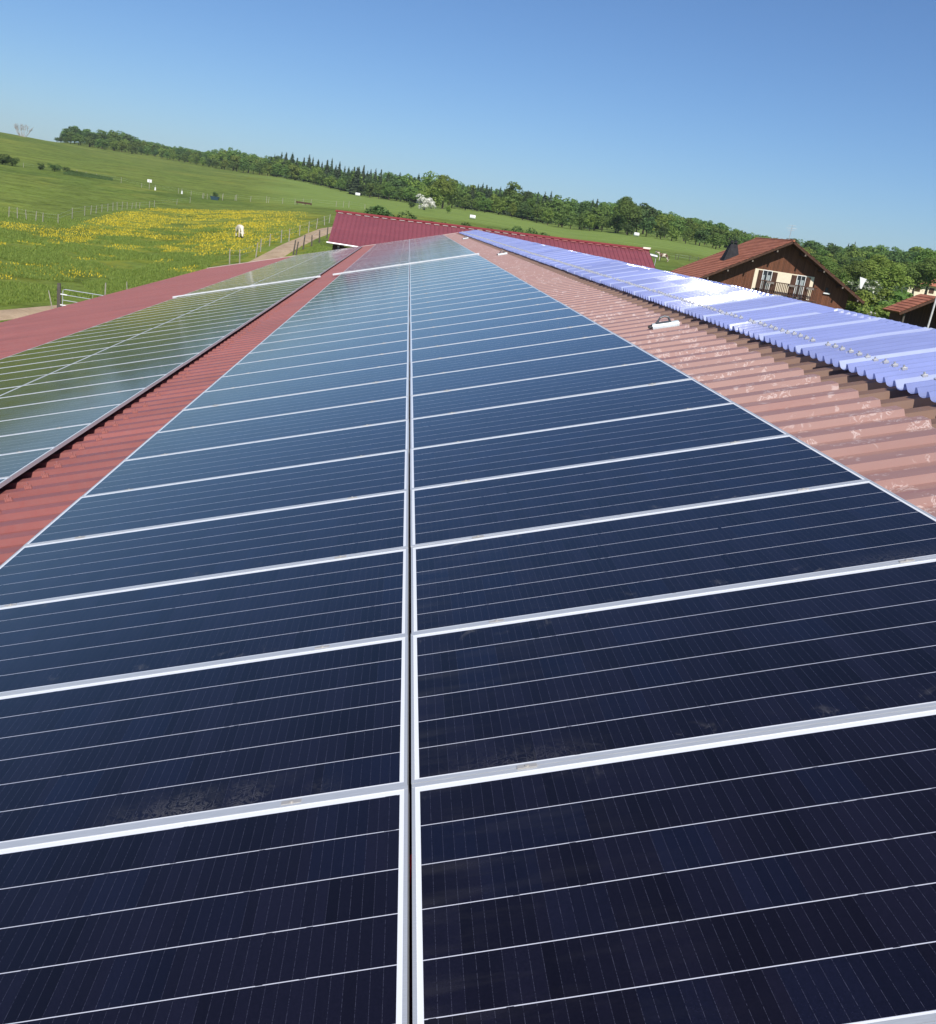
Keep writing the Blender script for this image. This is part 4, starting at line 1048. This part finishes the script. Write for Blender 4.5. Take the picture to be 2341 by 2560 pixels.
# ------------------------------------------------------------------ cows
def mat_cow(name, patch, thr=.56):
    t = NT(name); co = t.coords(); nz = t.noise(co, 1.6, 3, .5, .6)
    c = t.mix(t.ramp(nz, thr, thr+.03), (.74, .66, .52), patch); return t.done(t.pbsdf(c, .8, 0, .2))
def cow(loc, heading, graze, label, mat):
    """skin-modifier cow, nose along local +x"""
    e = empty('cow', Matrix.Translation(loc) @ Matrix.Rotation(heading, 4, 'Z'), label, 'cow', 'cows in the meadows')
    if graze: neck = [(.92, 0, 1.02, .20), (1.18, 0, .72, .15), (1.34, 0, .48, .13), (1.46, 0, .26, .10), (1.52, 0, .12, .085)]
    else: neck = [(.95, 0, 1.28, .21), (1.20, 0, 1.45, .16), (1.42, 0, 1.50, .15), (1.62, 0, 1.38, .11), (1.74, 0, 1.28, .085)]
    spine = [(-.80, 0, 1.12, .27), (-.45, 0, 1.06, .34), (0, 0, 1.0, .39), (.40, 0, 1.03, .37), (.72, 0, 1.10, .29)]
    V = []; E = []; R_ = []
    def chain(pts, root=None):
        prev = root
        for p in pts:
            V.append(p[:3]); R_.append(p[3]); i = len(V)-1
            if prev is not None: E.append((prev, i))
            prev = i
        return prev
    chain(spine); chain(neck, 4)
    for s_ in (-1, 1):
        chain([(.66, s_*.20, .82, .15), (.68, s_*.22, .48, .085), (.66, s_*.22, .40, .075), (.68, s_*.22, .10, .055), (.72, s_*.22, .02, .065)], 3)
        chain([(-.72, s_*.22, .86, .19), (-.60, s_*.23, .66, .12), (-.84, s_*.23, .45, .075), (-.80, s_*.23, .12, .058), (-.76, s_*.23, .02, .068)], 0)
        k = 5 + 2
        hz = neck[2]; chain([(hz[0]-.04, s_*.20, hz[2]+.08, .05), (hz[0]-.08, s_*.30, hz[2]+.04, .03)], 7)
    me = bpy.data.meshes.new('body'); me.from_pydata(V, E, []); o = bpy.data.objects.new('body', me); COL.objects.link(o)
    bm = bmesh.new(); bm.from_mesh(me); ly = bm.verts.layers.skin.verify()
    for i, v in enumerate(bm.verts): v[ly].radius = (R_[i], R_[i]); v[ly].use_root = (i == 2)
    bm.to_mesh(me); bm.free(); me.materials.append(mat)
    o.modifiers.new('skin', 'SKIN'); sb = o.modifiers.new('sub', 'SUBSURF'); sb.levels = 2; sb.render_levels = 2
    o.parent = e
    q = MB(); q.tube([(-.98, 0, 1.22), (-1.06, 0, .95), (-1.05, 0, .55), (-1.04, 0, .42)], [.035, .025, .02, .05], 6); t_ = q.mesh('tail'); t_.materials.append(mat)
    to = bpy.data.objects.new('tail', t_); COL.objects.link(to); to.parent = e
    return e
M_cow1 = mat_cow('cream_hide', (.62, .50, .36)); M_cow2 = mat_cow('pied_hide', (.13, .065, .04), .44)
cow(on(600, 580, 122), math.radians(-68), True, 'cream cow grazing among the yellow buttercups', M_cow1)
cow(on(1659, 649, 186), math.radians(150), False, 'brown and white cow standing in the far right meadow', M_cow2)

# ------------------------------------------------------------------ grass tufts and buttercups in the near pasture
def tufts(name, n, r0, r1, a0, a1, size, hfun, mat, mask=None, tri=3):
    V = []; F = []; k = 0
    while k < n:
        r = math.sqrt(random.uniform(r0*r0, r1*r1)); a = random.uniform(a0, a1); x, y = r*math.sin(math.radians(a)), r*math.cos(math.radians(a))
        if mask and not mask(x, y, r, a): continue
        z = ground(x, y) + .12*noise.noise(Vector((x*.06, y*.06, 0)))*min(1, (r-55)/60); k += 1
        for j in range(tri):
            an = random.uniform(0, PI*2); s_ = size*random.uniform(.6, 1.3); h = hfun()*random.uniform(.6, 1.3); lx, ly = random.gauss(0, h*.35), random.gauss(0, h*.35)
            dx, dy = math.cos(an)*s_, math.sin(an)*s_; b_ = len(V)
            V += [(x-dx, y-dy, z-.05), (x+dx, y+dy, z-.05), (x+lx, y+ly, z+h)]; F.append((b_, b_+1, b_+2))
    return link(name, raw_mesh(name, V, F), mat)
M_grass = mat_leaf('grass_blades', (.185, .258, .048), (.285, .345, .076), .35)
TRK = [Vector(p) for p in track]
def off_track(x, y, d=2.4):
    p = Vector((x, y))
    for i in range(len(TRK)-1):
        a_, b_ = TRK[i], TRK[i+1]; t_ = max(0, min(1, (p-a_).dot(b_-a_)/(b_-a_).length_squared))
        if (p - a_.lerp(b_, t_)).length < d: return False
    return True
def flow(x, y, r, a):
    if a > -5.2 or (a > -8.5 and random.random() > (-5.2-a)/3.3): return False
    rf_ = float(np.interp(a, [-17.8, -13.5], [128, 208]))
    if r > rf_ - 4*abs(noise.noise(Vector((a*2, 0, 0)))): return False
    e = min(1, max(-.3, (r-84)/38)); v = noise.noise(Vector((x*.085, y*.085, 9)))*.75 + noise.noise(Vector((x*.33, y*.33, 2)))*.65
    return v > (.30 - .40*e) and off_track(x, y) 
gt_ = tufts('grass', 46000, 56, 150, -27, -3.5, .045, lambda: .17, M_grass, lambda x, y, r, a: noise.noise(Vector((x*.22, y*.22, 5))) > -.15 and random.random() < max(0, min(1, (150-r)/60)) and not (r > 92 and flow(x, y, r, a)) and not (x > -21 and y < 77) and off_track(x, y))
tag(gt_, kind='stuff'); gt_['label'] = 'uneven tufts of long grass in the near pasture'
fl_ = tufts('buttercups', 17000, 80, 212, -26, -5, .06, lambda: .15, simple('buttercup_yellow', (.58, .45, .02), .7, var=.1), flow, 1)
tag(fl_, kind='stuff'); fl_['label'] = 'drifts of yellow buttercups across the lower pasture'
# ------------------------------------------------------------------ thin summer haze
hz = MB(); hz.box(-2600, 2600, -2600, 2600, -30, 95)
ho = hz.build('haze', None); ho.data.materials.clear(); hm = bpy.data.materials.new('haze_air'); hm.use_nodes = True; ht_ = hm.node_tree; ht_.nodes.clear()
hout = ht_.nodes.new('ShaderNodeOutputMaterial'); hv = ht_.nodes.new('ShaderNodeVolumePrincipled')
hv.inputs['Color'].default_value = (.80, .88, 1, 1); hv.inputs['Density'].default_value = .00010
ht_.links.new(hv.outputs[0], hout.inputs['Volume']); ho.data.materials.append(hm); ho['kind'] = 'stuff'
print('trees', nt, 'mass', nmass, 'objects', len(bpy.data.objects))
